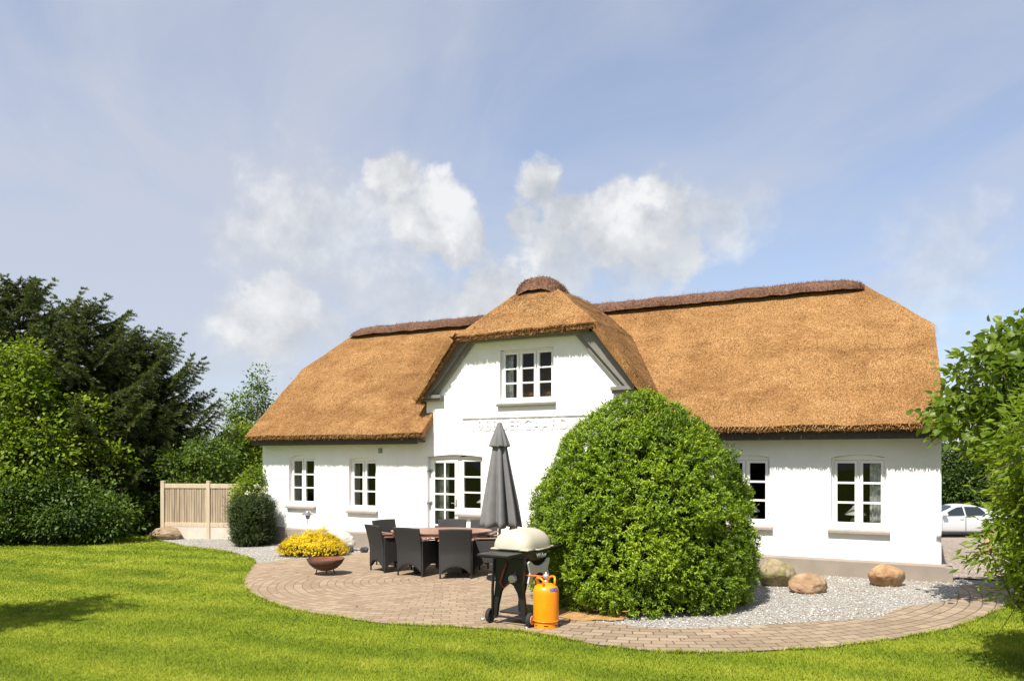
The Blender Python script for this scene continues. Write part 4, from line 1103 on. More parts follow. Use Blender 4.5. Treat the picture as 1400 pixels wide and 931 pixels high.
# body sections along x (front at -x): (x, half width, z low, z belt, half width roof, z roof)
secs = [(-2.28, .55, .32, .58, .5, .60), (-2.22, .74, .24, .66, .66, .69), (-1.9, .85, .2, .80, .72, .84), (-1.2, .89, .18, .90, .74, .95), (-.95, .895, .18, .92, .74, 1.0), (-.25, .90, .18, .93, .62, 1.36), (.2, .90, .18, .94, .60, 1.43), (.8, .90, .18, .95, .60, 1.40), (1.35, .895, .18, .97, .64, 1.18), (1.75, .88, .2, .98, .72, 1.03), (2.15, .82, .24, .95, .72, .98), (2.27, .70, .34, .78, .62, .80)]
def sect(i):
    X_, w, zl, zb, wr, zr = secs[i]
    half = [(w * .86, zl), (w * .97, zl + .08), (w, zl + .30 * (zb - zl) + .1), (w * .985, zb), (wr + (w * .985 - wr) * .12, zb + (zr - zb) * .86), (wr * .82, zr - .006), (0, zr + .012)]
    return [(X_, -a, b) for a, b in half] + [(X_, a, b) for a, b in half[::-1][1:]]
cb = MB(); rings = [sect(i) for i in range(len(secs))]; nr_ = len(rings[0]); k0 = 0
for r_ in rings: cb.v += r_
for i in range(len(rings) - 1):
    for j in range(nr_):
        a = i * nr_ + j; b = i * nr_ + (j + 1) % nr_; cb.f.append((a, b, b + nr_, a + nr_))
cb.f += [tuple(range(nr_)), tuple(range((len(rings) - 1) * nr_, len(rings) * nr_))[::-1]]
body = cb.build('body', M['silver'], t, smooth=True); ss = body.modifiers.new('s', 'SUBSURF'); ss.levels = 2; ss.render_levels = 2
def glasspane(pts, sy): # side window sits just proud of the cabin side
    mb = MB()
    def yy(z, X_):
        b = .90 * .985; wr = .62; zb, zr = .94, 1.42
        return (b + (wr - b) * .92 * max(0, (z - zb) / (zr - zb)) ** 1.0) * 1.0 + .006
    mb.add([(X_, sy * yy(z, X_), z) for X_, z in pts], [tuple(range(len(pts)))])
    o = mb.build('side_window', M['car_glass'], t); s_ = o.modifiers.new('s', 'SOLIDIFY'); s_.thickness = .012; s_.offset = 0
for sy in (-1, 1):
    glasspane([(-.82, .97), (-.2, .975), (.12, .98), (.10, 1.33), (-.12, 1.31), (-.35, 1.22)], sy)
    glasspane([(.19, .98), (.85, .985), (1.02, 1.08), (.85, 1.27), (.55, 1.33), (.18, 1.335)], sy)
    glasspane([(.93, .99), (1.30, 1.0), (1.0, 1.20), (.92, 1.25)], sy) if False else None
    for x0, x1 in ((-.85, .15), (.16, 1.1)):
        dr = MB().tube([(x0, sy * .905, .30), (x0, sy * .912, .90)], .006, 5).tube([(x1, sy * .905, .30), (x1, sy * .912, .90)], .006, 5).build('door', M['black'], t)
        MB().box(x1 - .24, x1 - .06, sy * .905 - .012, sy * .905 + .012, .80, .825).build('handle', M['silver'], dr, bevel=.008)
    MB().box(-2.0, 2.0, sy * .875 - .02, sy * .875 + .02, .20, .245).build('sill_strip', M['black'], t, bevel=.01)
    MB().box(-.86, -.66, min(sy * .93, sy * 1.08), max(sy * .93, sy * 1.08), .95, 1.07).build('wing_mirror', M['silver'], t, bevel=.03)
    for X_ in (-1.38, 1.32):
        wv = MB().tube([(X_, sy * .80, .315), (X_, sy * .915, .315)], .315, 28).build('wheel', M['black_rubber'], t, bevel=.03)
        MB().tube([(X_, sy * .90, .315), (X_, sy * .922, .315)], .20, 20).build('rim', M['steel'], wv, bevel=.01)
    MB().box(-2.22, -2.0, sy * .66 - .12, sy * .66 + .12, .60, .72).build('headlight', M['shade_white'], t, bevel=.03)
    MB().box(2.05, 2.235, sy * .66 - .12, sy * .66 + .12, .72, .88).build('tail_light', M['tail_red'], t, bevel=.03)
MB().add([(-.93, -.66, 1.02), (-.93, .66, 1.02), (-.27, .56, 1.37), (-.27, -.56, 1.37)], [(0, 1, 2, 3)]).build('windscreen', M['car_glass'], t)
MB().add([(.86, -.54, 1.40), (.86, .54, 1.40), (1.6, .62, 1.10), (1.6, -.62, 1.10)], [(0, 1, 2, 3)]).build('rear_window', M['car_glass'], t)

# ================================================================== vegetation
def limb(mb, a, b, r0, r1, rng, n=5, sag=.12, sides=7):
    a = np.array(a, float); b = np.array(b, float); L = np.linalg.norm(b - a)
    pts = []; rs = []
    o = rng.normal(size=3) * L * sag * .5
    for i in range(n + 1):
        s = i / n; pts.append(a + (b - a) * s + o * math.sin(math.pi * s) + rng.normal(size=3) * L * .012); rs.append(r0 + (r1 - r0) * s)
    mb.tube(pts, rs, sides)
    return pts

# ---- the round clipped-looking yew
YX, YY = 1.83, 11.05
t = thing('round_yew', 'big round bright green yew bush in front of the house wall', 'bush', YX, YY)
rng = np.random.default_rng(21)
yz = np.array([-.25, 0, .17, .45, .7, 1.2, 1.71, 2.0, 2.23, 2.48, 2.68, 2.82, 2.93])
yr = np.array([1.20, 1.42, 1.53, 1.58, 1.60, 1.52, 1.36, 1.22, 1.06, .82, .55, .28, .0])
def yprof(z): return np.interp(z, yz, yr) * .985
def ylump(th, z):
    return np.array([1 + .085 * mnoise.noise(Vector((math.cos(a) * 2.2, math.sin(a) * 2.2, b * 1.7))) + .075 * mnoise.noise(Vector((math.cos(a) * 6, math.sin(a) * 6, b * 4.2 + 5))) + .05 * mnoise.noise(Vector((math.cos(a) * 14, math.sin(a) * 14, b * 9 + 9))) for a, b in zip(th, z)])
N0 = 6400; SPC = 6
z = rng.uniform(-.0, 2.93, N0 * 3); th = rng.uniform(0, 2 * math.pi, N0 * 3)
keep = rng.random(N0 * 3) < (yprof(z) + .25 * (z > 2.2)) / 1.62; z = z[keep][:N0]; th = th[keep][:N0]; N0 = len(z)
r = yprof(z) * ylump(th, z)
dz = .02; slope = (yprof(z + dz) - yprof(z - dz)) / (2 * dz)
nrm0 = unit(np.stack([np.cos(th), np.sin(th), -slope], 1))
C0 = np.stack([r * np.cos(th), r * np.sin(th), z], 1) - nrm0 * (rng.random(N0) ** 1.5 * .22 - .01)[:, None]
ci = np.repeat(np.arange(N0), SPC); N = len(ci)
ax0 = unit(nrm0 + rng.normal(size=(N0, 3)) * .35 + np.array([0, 0, .45]))
sd = unit(ax0[ci] + rng.normal(size=(N, 3)) * .55)
C = C0[ci] + sd * .01; C[:, 2] = np.maximum(C[:, 2], .02)
SLn = rng.uniform(.045, .105, N) * np.where(rng.random(N) < .05, 1.7, 1) * np.where(rng.random(N) < .006, 1.9, 1)
K = 7
s = np.tile(np.linspace(.15, 1.0, K), N); i = np.repeat(np.arange(N), K)
bp = C[i] + sd[i] * (SLn[i] * s)[:, None]
sidev = unit(np.cross(sd[i], rdir(rng, N * K))); ld = unit(sidev * .95 + sd[i] * .75)
ln = unit(sd[i] * .7 - sidev * .5 + np.array([0, 0, .5]))
base_r = rng.random(N0)[ci][i] * .35 + rng.random(N)[i] * .25 + .4 * s * rng.random(N * K)
leaves('foliage', bp, ld, ln, rng.uniform(.028, .046, N * K), rng.uniform(.012, .018, N * K), M['yew'], t, rng, .2, rnd=base_r)
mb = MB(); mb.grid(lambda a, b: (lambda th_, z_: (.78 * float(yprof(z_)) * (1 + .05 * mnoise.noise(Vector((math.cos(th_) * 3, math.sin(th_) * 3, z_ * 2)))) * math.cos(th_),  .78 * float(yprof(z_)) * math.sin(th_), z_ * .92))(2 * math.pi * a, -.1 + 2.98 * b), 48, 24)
mb.build('shade_core', M['yew_inner'], t, weld=True)  # added solid core, stops see-through; dark in place of inner shade
mb = MB()
for j in range(7):
    a = j * .9; limb(mb, (.12 * math.cos(a), .12 * math.sin(a), -.1), (1.1 * math.cos(a), 1.1 * math.sin(a), .9 + .15 * j), .06, .015, rng)
mb.build('stems', M['bark'], t)

# ---- spruces
def spruce(label, x, y, h, r, seed, nb=95, z0=.03, group='spruces at the left edge of the lawn', cones=0, tip_up=.30, name='spruce_tree'):
    t = thing(name, label, 'tree', x, y, group=group)
    rng = np.random.default_rng(seed)
    mb = MB(); mb.tube([(0, 0, -.2), (rng.normal() * .05, rng.normal() * .05, h * .5), (0, 0, h)], [.02 + h * .024, .012 + h * .012, .01], 9)
    BP, BD, BL, RN = [], [], [], []; CP = []
    for b in range(nb):
        f = z0 + (1 - z0) * (b + rng.random()) / nb
        L = r * ((1 - f) ** .62 * .95 + .07) * rng.uniform(.62, 1.22); az = b * 2.39996 + rng.normal() * .35
        e = np.array([math.cos(az), math.sin(az), 0]); side = np.array([-e[1], e[0], 0])
        rise = rng.uniform(.0, .35) + .5 * f; droop = rng.uniform(.35, .75) * (1 - f * .7); up = rng.uniform(.5, 1.3) * tip_up
        n = max(5, int(L / .075)); ss = np.linspace(0, 1, n + 1)
        zc = h * f * .985 + L * (rise * ss - droop * ss ** 1.5 + up * ss ** 4)
        swing = rng.normal() * .12
        Pp = e[None] * (L * ss)[:, None] + side[None] * (L * swing * ss ** 2)[:, None]; Pp[:, 2] = zc
        st = max(1, n // 6); mb.tube([tuple(p_) for p_ in Pp[::st]], list(np.interp(ss[::st], [0, 1], [.010 + .012 * L, .004])), 5, cap=False)
        T = unit(np.gradient(Pp, axis=0))
        for q in range(1, n + 1):
            s_ = ss[q]
            if s_ < .12: continue
            for sg in (-1, 1):
                tl = (.10 + .40 * L / 2.2 * (1 - s_) ** .8 + .07) * rng.uniform(.6, 1.2)
                d = unit(side * sg * (1.0 - .45 * s_) + T[q] * rng.uniform(.5, .9) + np.array([0, 0, rng.uniform(-.65, -.02)]))
                kn_ = max(2, int(tl / .036)); u_ = (np.arange(kn_) + rng.random()) / kn_  # along the twig
                P_ = Pp[q] + d * (tl * u_)[:, None] + np.array([0, 0, -1.]) * (.30 * tl * u_ ** 2)[:, None]
                BP.append(P_); BD.append(np.tile(d, (kn_, 1))); BL.append(np.full(kn_, .06)); RN.append(np.clip(rng.random(kn_) * .45 + .45 * u_ * rng.random() + .15 * s_, 0, 1))
            BP.append(Pp[q][None] + rng.normal(size=(3, 3)) * .015); BD.append(np.tile(T[q], (3, 1))); BL.append(np.full(3, .07)); RN.append(rng.random(3) * .5 + .4 * s_)
        if cones and rng.random() < cones and f > .35:
            for _ in range(5):
                q = rng.integers(n * 2 // 3, n + 1); CP.append(Pp[q] + rng.normal(size=3) * .08)
    P_ = np.concatenate(BP); D_ = np.concatenate(BD); n = len(P_); rn = np.concatenate(RN)
    # three needle blades round each twig point
    kk = 5; P3 = np.repeat(P_, kk, 0); D3 = np.repeat(D_, kk, 0); pr = unit(np.cross(D3, rdir(rng, n * kk)))
    leaves('crown', P3, unit(D3 * 1.1 + pr * .6), rdir(rng, n * kk), rng.uniform(.08, .13, n * kk), rng.uniform(.016, .026, n * kk), M['spruce'], t, rng, .1, rnd=np.repeat(rn, kk))
    if CP:
        CP = np.array(CP); m_ = len(CP); k = 7
        P3 = np.repeat(CP, k, 0) + np.tile(np.linspace(0, -.14, k), m_)[:, None] * np.array([0, 0, 1.0])
        leaves('cones', P3, unit(rdir(rng, m_ * k) + np.array([0, 0, -.6])), rdir(rng, m_ * k), .06, .045, M['spruce_new'], t, rng, .3)
    mb.build('trunk', M['bark'], t)
    return t

# ---- broad-leaved trees and shrubs: trunk and limbs out to leaf clumps spread through an uneven crown
def broadleaf(name, label, cat, x, y, lobes, nclump, per, clump_r, leaf, mat, seed, trunk_h=1.0, trunk_r=.09, stems=1, bark='bark', heart=False, group=None, flat=.45, aspect=.6, limb_n=40, z=None, spray=0.0, hollow=.45, rz=0.0):
    t = thing(name, label, cat, x, y, z, rz, group)
    rng = np.random.default_rng(seed); mb = MB()
    vol = np.array([a[3] * a[4] * a[5] for a in lobes]) ** .72; vol = vol / vol.sum()
    li = rng.choice(len(lobes), nclump, p=vol); lo = np.array(lobes)[li]
    d = rdir(rng, nclump); rad = (hollow + (1 - hollow) * rng.random(nclump)) ** .6
    d2 = d * np.array([1 + .22 * mnoise.noise(Vector(tuple(v * 2.1)) + Vector((seed, 0, 0))) for v in d])[:, None]
    Cc = lo[:, :3] + d2 * lo[:, 3:6] * rad[:, None]
    Cc[:, 2] = np.maximum(Cc[:, 2], .06)
    cs = clump_r * rng.uniform(.55, 1.35, nclump); cnt = rng.poisson(per * (cs / clump_r) ** 2) + 2
    i = np.repeat(np.arange(nclump), cnt); n = len(i)
    out = unit(d[i] + np.array([0, 0, .25]))
    off = rng.normal(size=(n, 3)) * np.array([1, 1, .75]) * (cs[i] * .5)[:, None]
    P_ = Cc[i] + off + d[i] * (spray * cs[i] * rng.random(n))[:, None]
    P_[:, 2] = np.maximum(P_[:, 2], .02)
    D_ = unit(unit(off) * .8 + out * .5 + rng.normal(size=(n, 3)) * .45 + np.array([0, 0, -.25]))
    N_ = unit(rng.normal(size=(n, 3)) * flat + np.array([-.15, -.2, 1.0]))
    L_ = leaf * rng.uniform(.6, 1.25, n)
    cr = rng.random(nclump)
    leaves('crown', P_, D_, N_, L_, L_ * aspect * rng.uniform(.85, 1.15, n), M[mat], t, rng, .3, heart, rnd=np.clip(.55 * cr[i] + .45 * rng.random(n), 0, 1))
    ctr = np.average(np.array(lobes)[:, :3], axis=0, weights=vol)
    tops = []
    for s_ in range(stems):
        a = 2 * math.pi * s_ / max(1, stems) + rng.random(); b0 = np.array([.10 * stems ** .5 * math.cos(a), .10 * stems ** .5 * math.sin(a), -.15]) * (stems > 1) + np.array([0, 0, -.15]) * (stems == 1)
        tp = np.array([ctr[0] * .5 + .25 * math.cos(a) * (stems > 1), ctr[1] * .5 + .25 * math.sin(a) * (stems > 1), trunk_h])
        limb(mb, b0, tp, trunk_r, trunk_r * .7, rng, 6, .06, 9); tops.append(tp)
    for c in rng.permutation(nclump)[:limb_n]:
        a = tops[c % len(tops)]; tgt = Cc[c]; midp = a * .45 + tgt * .55 + rng.normal(size=3) * .08; midp[2] = max(midp[2], .05)
        limb(mb, a, midp, trunk_r * .45, trunk_r * .22, rng, 4, .1, 6); limb(mb, midp, tgt, trunk_r * .2, .004, rng, 4, .1, 5)
        for _ in range(3): limb(mb, tgt, tgt + rng.normal(size=3) * cs[c] * .8, .006, .002, rng, 2, .1, 4)
    mb.build('trunk', M[bark], t)
    return t

def at(px, Z, py=None):
    X = (px - 700) / FPX * Z; return X, Z
# left: spruces stepping down towards the house
spruce('tallest dark spruce at the left edge of the photo', *at(25, 22.5), 7.3, 3.6, 1, 150)
spruce('dark spruce second in height right of the tallest one', *at(118, 22.0), 6.45, 3.1, 2, 130)
spruce('dark spruce with long sweeping branch tips nearest the wooden fence', *at(200, 23.6), 5.7, 2.95, 3, 120, z0=.10, tip_up=.42)
spruce('dark spruce standing between and behind the taller ones', *at(160, 25.0), 6.3, 3.0, 4, 110)
spruce('dark spruce behind the tallest one cut by the left edge of the photo', *at(-60, 24.0), 8.0, 3.2, 14, 95)
x, y = at(35, 19.9)
broadleaf('maple_tree', 'fresh green broadleaf tree in front of the spruces at the left edge', 'tree', x, y,
          [(-.5, .2, 3.3, 1.25, 1.0, 1.2), (.2, 0, 2.3, 1.1, 1.0, 1.0), (-.4, .1, 4.4, .8, .7, .7), (-.9, 0, 1.6, 1.1, .9, .9)], 230, 46, .34, .125, 'maple', 31, 1.5, .09, limb_n=60, hollow=.5, aspect=.72)
x, y = at(128, 20.9)
broadleaf('maple_tree', 'thin light green broadleaf tree growing among the dark spruces', 'tree', x, y,
          [(-.2, 0, 2.6, .9, .6, .6), (.3, 0, 1.9, .8, .6, .6), (-.1, 0, 3.4, .5, .4, .5)], 95, 34, .26, .115, 'maple', 36, 1.5, .05, limb_n=50, hollow=.5, aspect=.72)
x, y = at(62, 19.3)
broadleaf('broadleaf_bush', 'dark green bush low in front of the spruces beside the lawn', 'bush', x, y,
          [(-1.0, 0, .75, 1.2, .8, .8), (.5, 0, .75, 1.15, .75, .82), (1.35, .2, .6, .75, .6, .62), (-.3, .2, 1.3, 1.1, .7, .65)], 330, 44, .27, .10, 'bush', 32, .4, .05, stems=5, limb_n=50, hollow=.55)
x, y = at(-70, 19.0)
broadleaf('broadleaf_bush', 'dark green bush cut by the left edge of the photo', 'bush', x, y,
          [(-.3, 0, .8, 1.3, .8, .85), (.7, .1, .7, .9, .7, .7), (0, .3, 1.5, 1.0, .7, .7)], 200, 42, .28, .10, 'bush', 33, .4, .05, stems=4, limb_n=30)
x, y = at(160, 21.4)
broadleaf('broadleaf_bush', 'small leafy bush in the shade behind the end post of the fence', 'bush', x, y,
          [(0, 0, .7, .8, .6, .7), (.6, .2, .55, .6, .5, .55)], 90, 40, .25, .10, 'bush', 34, .4, .04, stems=4, limb_n=20)
# behind the fence and the left end of the house
GB = 'leafy trees behind the fence'
x, y = at(262, 22.0)
broadleaf('broadleaf_tree', 'bushy green tree behind the left half of the fence', 'tree', x, y,
          [(0, 0, 1.7, .95, .7, .9), (.5, 0, 1.0, 1.1, .7, .8), (.5, .2, 2.15, .7, .6, .5)], 240, 42, .28, .10, 'birch', 41, 1.0, .09, group=GB, limb_n=40)
x, y = at(325, 26.5)
broadleaf('broadleaf_tree', 'bushy green tree between the fence and the corner of the house', 'tree', x, y,
          [(0, 0, 2.0, 1.3, 1.0, 1.2), (.5, .2, 2.7, .9, .8, .7), (-.3, 0, .9, 1.4, 1, .8)], 330, 44, .32, .12, 'maple', 42, 1.0, .09, group=GB, limb_n=40)
x, y = at(352, 28.0)
broadleaf('young_poplar', 'thin pale green tree rising beside the left eave of the thatch', 'tree', x, y,
          [(-.2, 0, 3.4, .75, .6, .9), (.05, 0, 4.4, .42, .4, .75), (.1, 0, 5.0, .2, .2, .4), (-.75, 0, 4.0, .25, .25, .4), (-.2, 0, 2.4, 1.0, .8, .8), (-.6, 0, 3.2, .5, .5, .6)], 210, 28, .24, .12, 'birch', 43, 2.2, .06, bark='pale_bark', limb_n=70, spray=.6)
x, y = at(402, 30.0)
broadleaf('young_poplar', 'treetop just showing above the left hip of the thatch', 'tree', x, y,
          [(0, 0, 4.3, .45, .4, .7), (.25, 0, 4.75, .3, .3, .35), (-.1, 0, 3.3, .7, .6, .8)], 60, 22, .24, .12, 'birch', 44, 2.6, .06, bark='pale_bark', limb_n=40, spray=.6)
# dark mass that closes the view under the spruces
for k_, (px_i, Z_i, h_) in enumerate(((-40, 27, 2.6), (70, 27.5, 2.7), (170, 27.5, 2.5), (265, 29.5, 2.2), (345, 31, 2.3))):
    x, y = at(px_i, Z_i)
    broadleaf('hedge_shrub', ['dark hedge shrub behind the tallest spruce', 'dark hedge shrub behind the second spruce', 'dark hedge shrub behind the spruce nearest the fence', 'dark hedge shrub behind the fence', 'dark hedge shrub by the corner of the house'][k_], 'shrub', x, y,
              [(-.6, 0, h_ * .45, 1.5, .9, h_ * .5), (.8, 0, h_ * .42, 1.5, .9, h_ * .48)], 150, 40, .36, .13, 'bush', 60 + k_, .6, .06, stems=4, group='hedge behind the spruces', limb_n=12, hollow=.3)
# off the left edge: its shadow lies on the lawn
spruce('spruce out of view to the left that shades the lawn', -8.35, 7.05, 6.4, 2.3, 77, 60, group=None, tip_up=.4)

# dark columnar shrub and the flowering shrub behind it, at the house corner
x, y = -6.22, 18.55
t = thing('dark_shrub', 'dark upright yew shrub at the left corner of the house', 'shrub', x, y)
rng = np.random.default_rng(50)
N = 6500; z = rng.random(N) ** .9 * 1.08; th = rng.uniform(0, 2 * math.pi, N)
pr_ = np.interp(z, [0, .2, .4, .7, .9, 1.08], [.34, .38, .40, .44, .40, .22])
rr = pr_ * (1 - .55 * rng.random(N) ** 2) * (1 + .26 * np.array([mnoise.noise(Vector((math.cos(a) * 2, math.sin(a) * 2, b * 2.5))) for a, b in zip(th, z)]))
C = np.stack([rr * np.cos(th), rr * np.sin(th), z], 1)
sd = unit(np.stack([np.cos(th), np.sin(th), np.full(N, .9)], 1) + rng.normal(size=(N, 3)) * .35); SLn = rng.uniform(.08, .22, N) * np.where(rng.random(N) < .10, 2.0, 1); K = 8
s = np.tile(np.linspace(.1, 1, K), N); i = np.repeat(np.arange(N), K); sv = unit(np.cross(sd[i], rdir(rng, N * K)))
leaves('foliage', C[i] + sd[i] * (SLn[i] * s)[:, None], unit(sv * .9 + sd[i] * .8), unit(sd[i] - sv * .3), rng.uniform(.035, .06, N * K), rng.uniform(.011, .016, N * K), M['dark_yew'], t, rng, .2, rnd=np.clip(rng.random(N)[i] * .5 + .4 * s * rng.random(N * K), 0, 1))
mb = MB(); mb.grid(lambda a, b: (.30 * math.cos(6.283 * a) * (1 - .5 * b ** 4), .30 * math.sin(6.283 * a) * (1 - .5 * b ** 4), 1.0 * b), 20, 8); mb.build('shade_core', M['yew_inner'], t)  # added solid core, coloured dark like the shaded inside of the shrub
x, y = -6.55, 19.35
t = broadleaf('flowering_shrub', 'light green shrub with white flowers behind the dark shrub', 'shrub', x, y,
          [(0, 0, 1.1, .45, .3, .55), (.12, -.05, 1.5, .36, .28, .36)], 110, 40, .17, .07, 'maple', 51, .5, .03, stems=5, limb_n=30)
rng = np.random.default_rng(52); n = 30
for c in ((.30, -.36, 1.42), (.42, -.3, 1.30), (.36, -.34, 1.18), (.08, -.38, 1.24), (.46, -.25, 1.12)):
    leaves('flower', np.array(c) + rng.normal(size=(n, 3)) * .025, rdir(rng, n), rdir(rng, n), .06, .05, M['white_petal'], t, rng)

# low golden shrub
x, y = -4.22, 16.45
t = thing('golden_shrub', 'low bright yellow flowering shrub at the edge of the terrace', 'shrub', x, y)
rng = np.random.default_rng(55); N = 4200
a = rng.uniform(0, 2 * math.pi, N); q_ = rng.random(N) ** .5
px0, py0 = .70 * q_ * np.cos(a), .42 * q_ * np.sin(a)
hh = .40 * np.sqrt(np.clip(1 - q_ ** 2.4, 0.02, 1)) * (1 + .35 * np.array([mnoise.noise(Vector((u_ * 4.5, v_ * 4.5, 2))) for u_, v_ in zip(px0, py0)])) + .17 * np.exp(-((px0 - .16) ** 2 + py0 ** 2) / .02)
C = np.stack([px0, py0, hh * (.45 + .55 * rng.random(N) ** .35)], 1)
sd = unit(np.stack([px0 * 1.1, py0 * 1.6, np.full(N, .55)], 1) + rng.normal(size=(N, 3)) * .3); K = 9
SLn = rng.uniform(.05, .13, N); s = np.tile(np.linspace(.1, 1, K), N); i = np.repeat(np.arange(N), K); sv = unit(np.cross(sd[i], rdir(rng, N * K)))
leaves('flowers', C[i] + sd[i] * (SLn[i] * s)[:, None], unit(sv + sd[i] * .5), unit(sd[i] + rdir(rng, N * K) * .3), rng.uniform(.016, .028, N * K), rng.uniform(.010, .017, N * K), M['yellow'], t, rng, .2)
n = 900; a = rng.uniform(0, 6.283, n); q_ = rng.random(n) ** .5
leaves('twigs', np.stack([.62 * q_ * np.cos(a), .38 * q_ * np.sin(a), .0 * a], 1), unit(np.stack([.5 * np.cos(a), .5 * np.sin(a), np.full(n, .8)], 1)), rdir(rng, n), .3, .012, M['heather'], t, rng)

# right: lilac-like tree with broad leaves, yellow-green shrub, far hedge
x, y = 7.26, 9.75
broadleaf('lilac_tree', 'tree with broad heart shaped leaves reaching over the right end of the thatch', 'tree', x, y,
          [(-1.05, 0, 2.95, .85, .8, .5), (-.4, 0, 3.25, .85, .8, .5), (.4, .2, 3.3, 1.1, .9, .75), (-1.25, -.1, 2.42, .7, .65, .36), (-.2, .1, 2.65, .95, .85, .6), (.5, .1, 2.3, 1.1, .9, .9), (-.5, .0, 2.0, .7, .65, .35)],
          400, 40, .23, .10, 'lilac', 71, 1.3, .08, stems=3, heart=True, aspect=.85, flat=.6, limb_n=110, hollow=.35)
x, y = 4.88, 6.9
broadleaf('spindle_shrub', 'yellow green shrub with narrow leaves at the right edge of the path', 'shrub', x, y,
          [(.05, 0, 1.55, .46, .5, .5), (.22, .1, 1.2, .55, .55, .58), (.0, 0, 1.98, .38, .4, .36), (.28, 0, .95, .45, .45, .3), (-.5, -.1, 1.1, .18, .18, .1), (-.55, -.2, 1.0, .18, .18, .06), (-.30, -.72, 2.35, .32, .34, .34), (-.86, -1.1, 2.15, .22, .26, .26), (.1, -.1, .75, .5, .5, .25)],
          520, 34, .18, .088, 'lime', 72, .5, .03, stems=6, aspect=.36, flat=.7, limb_n=120, hollow=.35, spray=.7)
x, y = 6.45, 9.9
broadleaf('leafy_shrub', 'darker leafy shrub in the shade between the lilac and the yellow green shrub', 'shrub', x + .6, y,
          [(.0, 0, 1.2, .75, .6, .8), (.4, 0, .7, .9, .7, .7), (.2, 0, 2.0, .7, .6, .6)], 240, 34, .23, .10, 'lilac', 73, .5, .04, stems=5, aspect=.55, limb_n=60, hollow=.3)
for k_, (px_i, Z_i, h_) in enumerate(((1275, 46, 4.6), (1325, 45, 5.1), (1372, 44, 5.6), (1425, 43, 6.0))):
    x, y = at(px_i, Z_i)
    broadleaf('hedge_tree', ['green hedge tree seen past the right corner of the house', 'green hedge tree behind the roof of the car', 'green hedge tree behind the leaves right of the car', 'green hedge tree behind the right edge of the photo'][k_], 'tree', x, y,
              [(0, 0, h_ * .35, 1.8, 1.2, h_ * .36), (.5, 0, h_ * .68, 1.3, 1.0, h_ * .3)], 330, 40, .42, .17, 'hedge', 80 + k_, 1.2, .1, group='trees beyond the drive', limb_n=20, hollow=.3)

# ================================================================== grass and loose chippings
rng = np.random.default_rng(99)
def scatter(n, x0, x1, y0, y1):
    return rng.uniform(x0, x1, n), rng.uniform(y0, y1, n)
GP, GW = [], []
for (y0, y1, dens, w_) in ((6.3, 8.5, 6500, .003), (8.5, 11, 4200, .004), (11, 15, 2100, .006), (15, 22.5, 900, .010)):
    xa, xb = -.70 * y1 - .4, .70 * y1 + .4
    n = int(dens * (xb - xa) * (y1 - y0)); X_, Y_ = scatter(n, xa, xb, y0, y1)
    kp = ~inside(hard, X_, Y_) & (np.abs(X_) < .70 * Y_ + .4)
    u_ = (X_ - P0[0]) * eu[0] + (Y_ - P0[1]) * eu[1]; v_ = (X_ - P0[0]) * ev[0] + (Y_ - P0[1]) * ev[1]
    kp &= ~((v_ > -1.2) & (u_ > -3.2)) & ~((u_ > 14.7) & (v_ > .2))
    X_, Y_ = X_[kp], Y_[kp]; GP.append(np.stack([X_, Y_, gz(X_, Y_)], 1)); GW.append(np.full(len(X_), w_))
GP = np.concatenate(GP); GW = np.concatenate(GW); n = len(GP)
tuft = np.array([mnoise.noise(Vector((a * 3.0, b * 3.0, 0))) + .6 * mnoise.noise(Vector((a * 9.0, b * 9.0, 4))) for a, b in GP[:, :2]])
hgt = np.clip(rng.uniform(.013, .032, n) * (1 + .35 * tuft), .008, .06)
a = rng.uniform(0, 2 * math.pi, n); ln = unit(np.stack([np.cos(a) * .75, np.sin(a) * .75, np.ones(n)], 1)); b = a + rng.uniform(.8, 2.2, n)
sv = np.stack([np.cos(b), np.sin(b), np.zeros(n)], 1) * GW[:, None]
V = np.stack([GP - sv, GP + sv, GP + ln * hgt[:, None] * 1.3], 1).reshape(-1, 3)
tag(np_mesh('grass', V, np.arange(3 * n).reshape(-1, 3), M['blades'], None, np.repeat(np.clip(rng.random(n) * .8 + .2 * tuft, 0, 1), 3)), kind='stuff')

n = 60000; X_, Y_ = scatter(n, -10, 9.5, 8.8, 21)
kp = inside(hard, X_, Y_) & ~inside(pat, X_, Y_) & ~inside(pth, X_, Y_) & (rng.random(n) < np.clip(1.6 - Y_ / 15, .25, 1))
X_, Y_ = X_[kp], Y_[kp]; n = len(X_)
ex = rng.random(500) * len(OP); 
sz = rng.uniform(.006, .014, n); Cp = np.stack([X_, Y_, gz(X_, Y_) + .006 + sz * .5], 1)
oct_ = np.array([(1, 0, 0), (0, 1, 0), (-1, 0, 0), (0, -1, 0), (0, 0, 1)]); a = rng.uniform(0, 6.28, n); ca, sa = np.cos(a), np.sin(a)
st_ = rng.uniform(.7, 1.4, (n, 3))
ov = oct_[None] * st_[:, None] * sz[:, None, None] + rng.normal(size=(n, 5, 3)) * sz[:, None, None] * .15
rx_ = ov[..., 0] * ca[:, None] - ov[..., 1] * sa[:, None]; ry_ = ov[..., 0] * sa[:, None] + ov[..., 1] * ca[:, None]
V = (np.stack([rx_, ry_, ov[..., 2]], -1) + Cp[:, None]).reshape(-1, 3)
F = (np.array([(0, 1, 4), (1, 2, 4), (2, 3, 4), (3, 0, 4)])[None] + 5 * np.arange(n)[:, None, None]).reshape(-1, 3)
tag(np_mesh('chippings', V, F, M['pebble'], None, np.repeat(rng.random(n), 5)), kind='stuff')

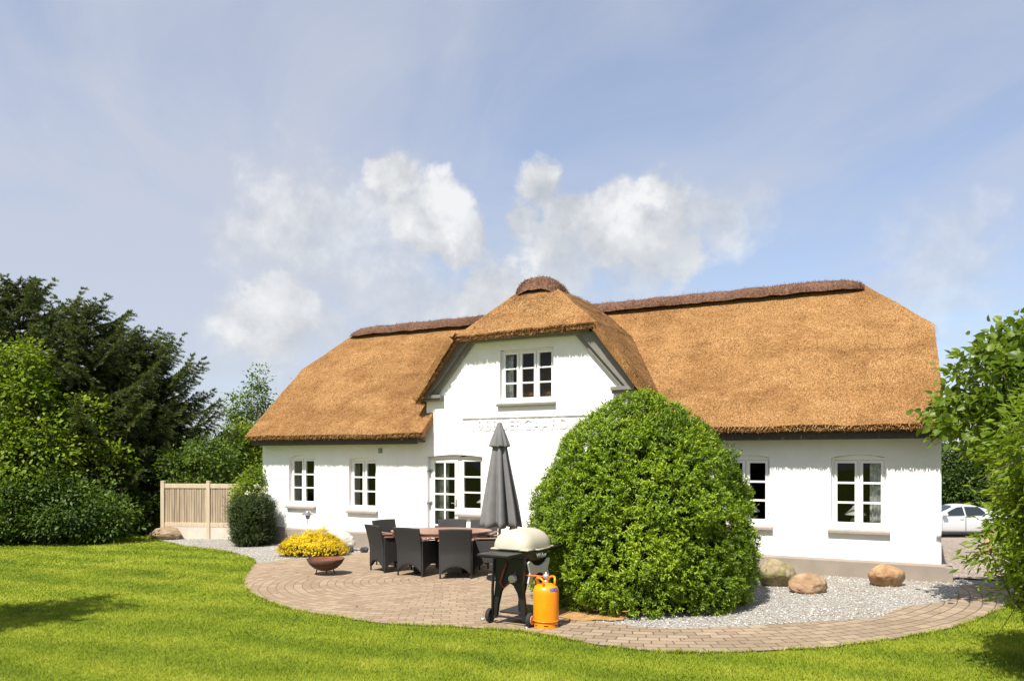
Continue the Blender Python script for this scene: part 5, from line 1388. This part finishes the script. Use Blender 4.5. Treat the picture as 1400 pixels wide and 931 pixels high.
# longer unmown grass along the paving edge, and a few fallen leaves and bits of reed
EL = np.array(OL + OP[1:-14]); seg = rng.integers(0, len(EL) - 1, 9000); fr_ = rng.random(9000)[:, None]
Pe = EL[seg] * (1 - fr_) + EL[seg + 1] * fr_; tl_ = unit(EL[seg + 1] - EL[seg]); no_ = np.stack([tl_[:, 1], -tl_[:, 0]], 1)
Pe = Pe + no_ * rng.uniform(-.035, .05, 9000)[:, None] * np.where(rng.random(9000) < .5, 1, .3)[:, None]
clum = np.array([mnoise.noise(Vector((a * 2.5, b * 2.5, 8))) for a, b in Pe]); kp = rng.random(9000) < np.clip(.55 + clum, .1, 1); Pe = Pe[kp]; n = len(Pe)
P3_ = np.stack([Pe[:, 0], Pe[:, 1], gz(Pe[:, 0], Pe[:, 1]) + .005], 1); a = rng.uniform(0, 6.283, n)
ln = unit(np.stack([np.cos(a) * .9, np.sin(a) * .9, np.ones(n)], 1)); b = a + 1.5; wd_ = .0025 + .0004 * P3_[:, 1]
sv = np.stack([np.cos(b), np.sin(b), np.zeros(n)], 1) * wd_[:, None]
V = np.stack([P3_ - sv, P3_ + sv, P3_ + ln * rng.uniform(.025, .075, n)[:, None]], 1).reshape(-1, 3)
tag(np_mesh('edge_grass', V, np.arange(3 * n).reshape(-1, 3), M['blades'], None, np.repeat(rng.random(n), 3)), kind='stuff')
n = 420; X_, Y_ = scatter(n, -5, 7.5, 8.0, 17); kp = inside(hard, X_, Y_); X_, Y_ = X_[kp], Y_[kp]; n = len(X_)
M['dry'] = leaf_mat('dry_leaves', (0.12, 0.06, 0.02), (0.28, 0.16, 0.05), (0.45, 0.33, 0.12), 0.1)
a = rng.uniform(0, 6.283, n)
leaves('fallen_leaves', np.stack([X_, Y_, gz(X_, Y_) + .024], 1), np.stack([np.cos(a), np.sin(a), rng.uniform(-.05, .25, n)], 1), unit(rng.normal(size=(n, 3)) * .3 + np.array([0, 0, 1.])), rng.uniform(.02, .055, n), rng.uniform(.008, .03, n), M['dry'], None, rng)['kind'] = 'stuff'
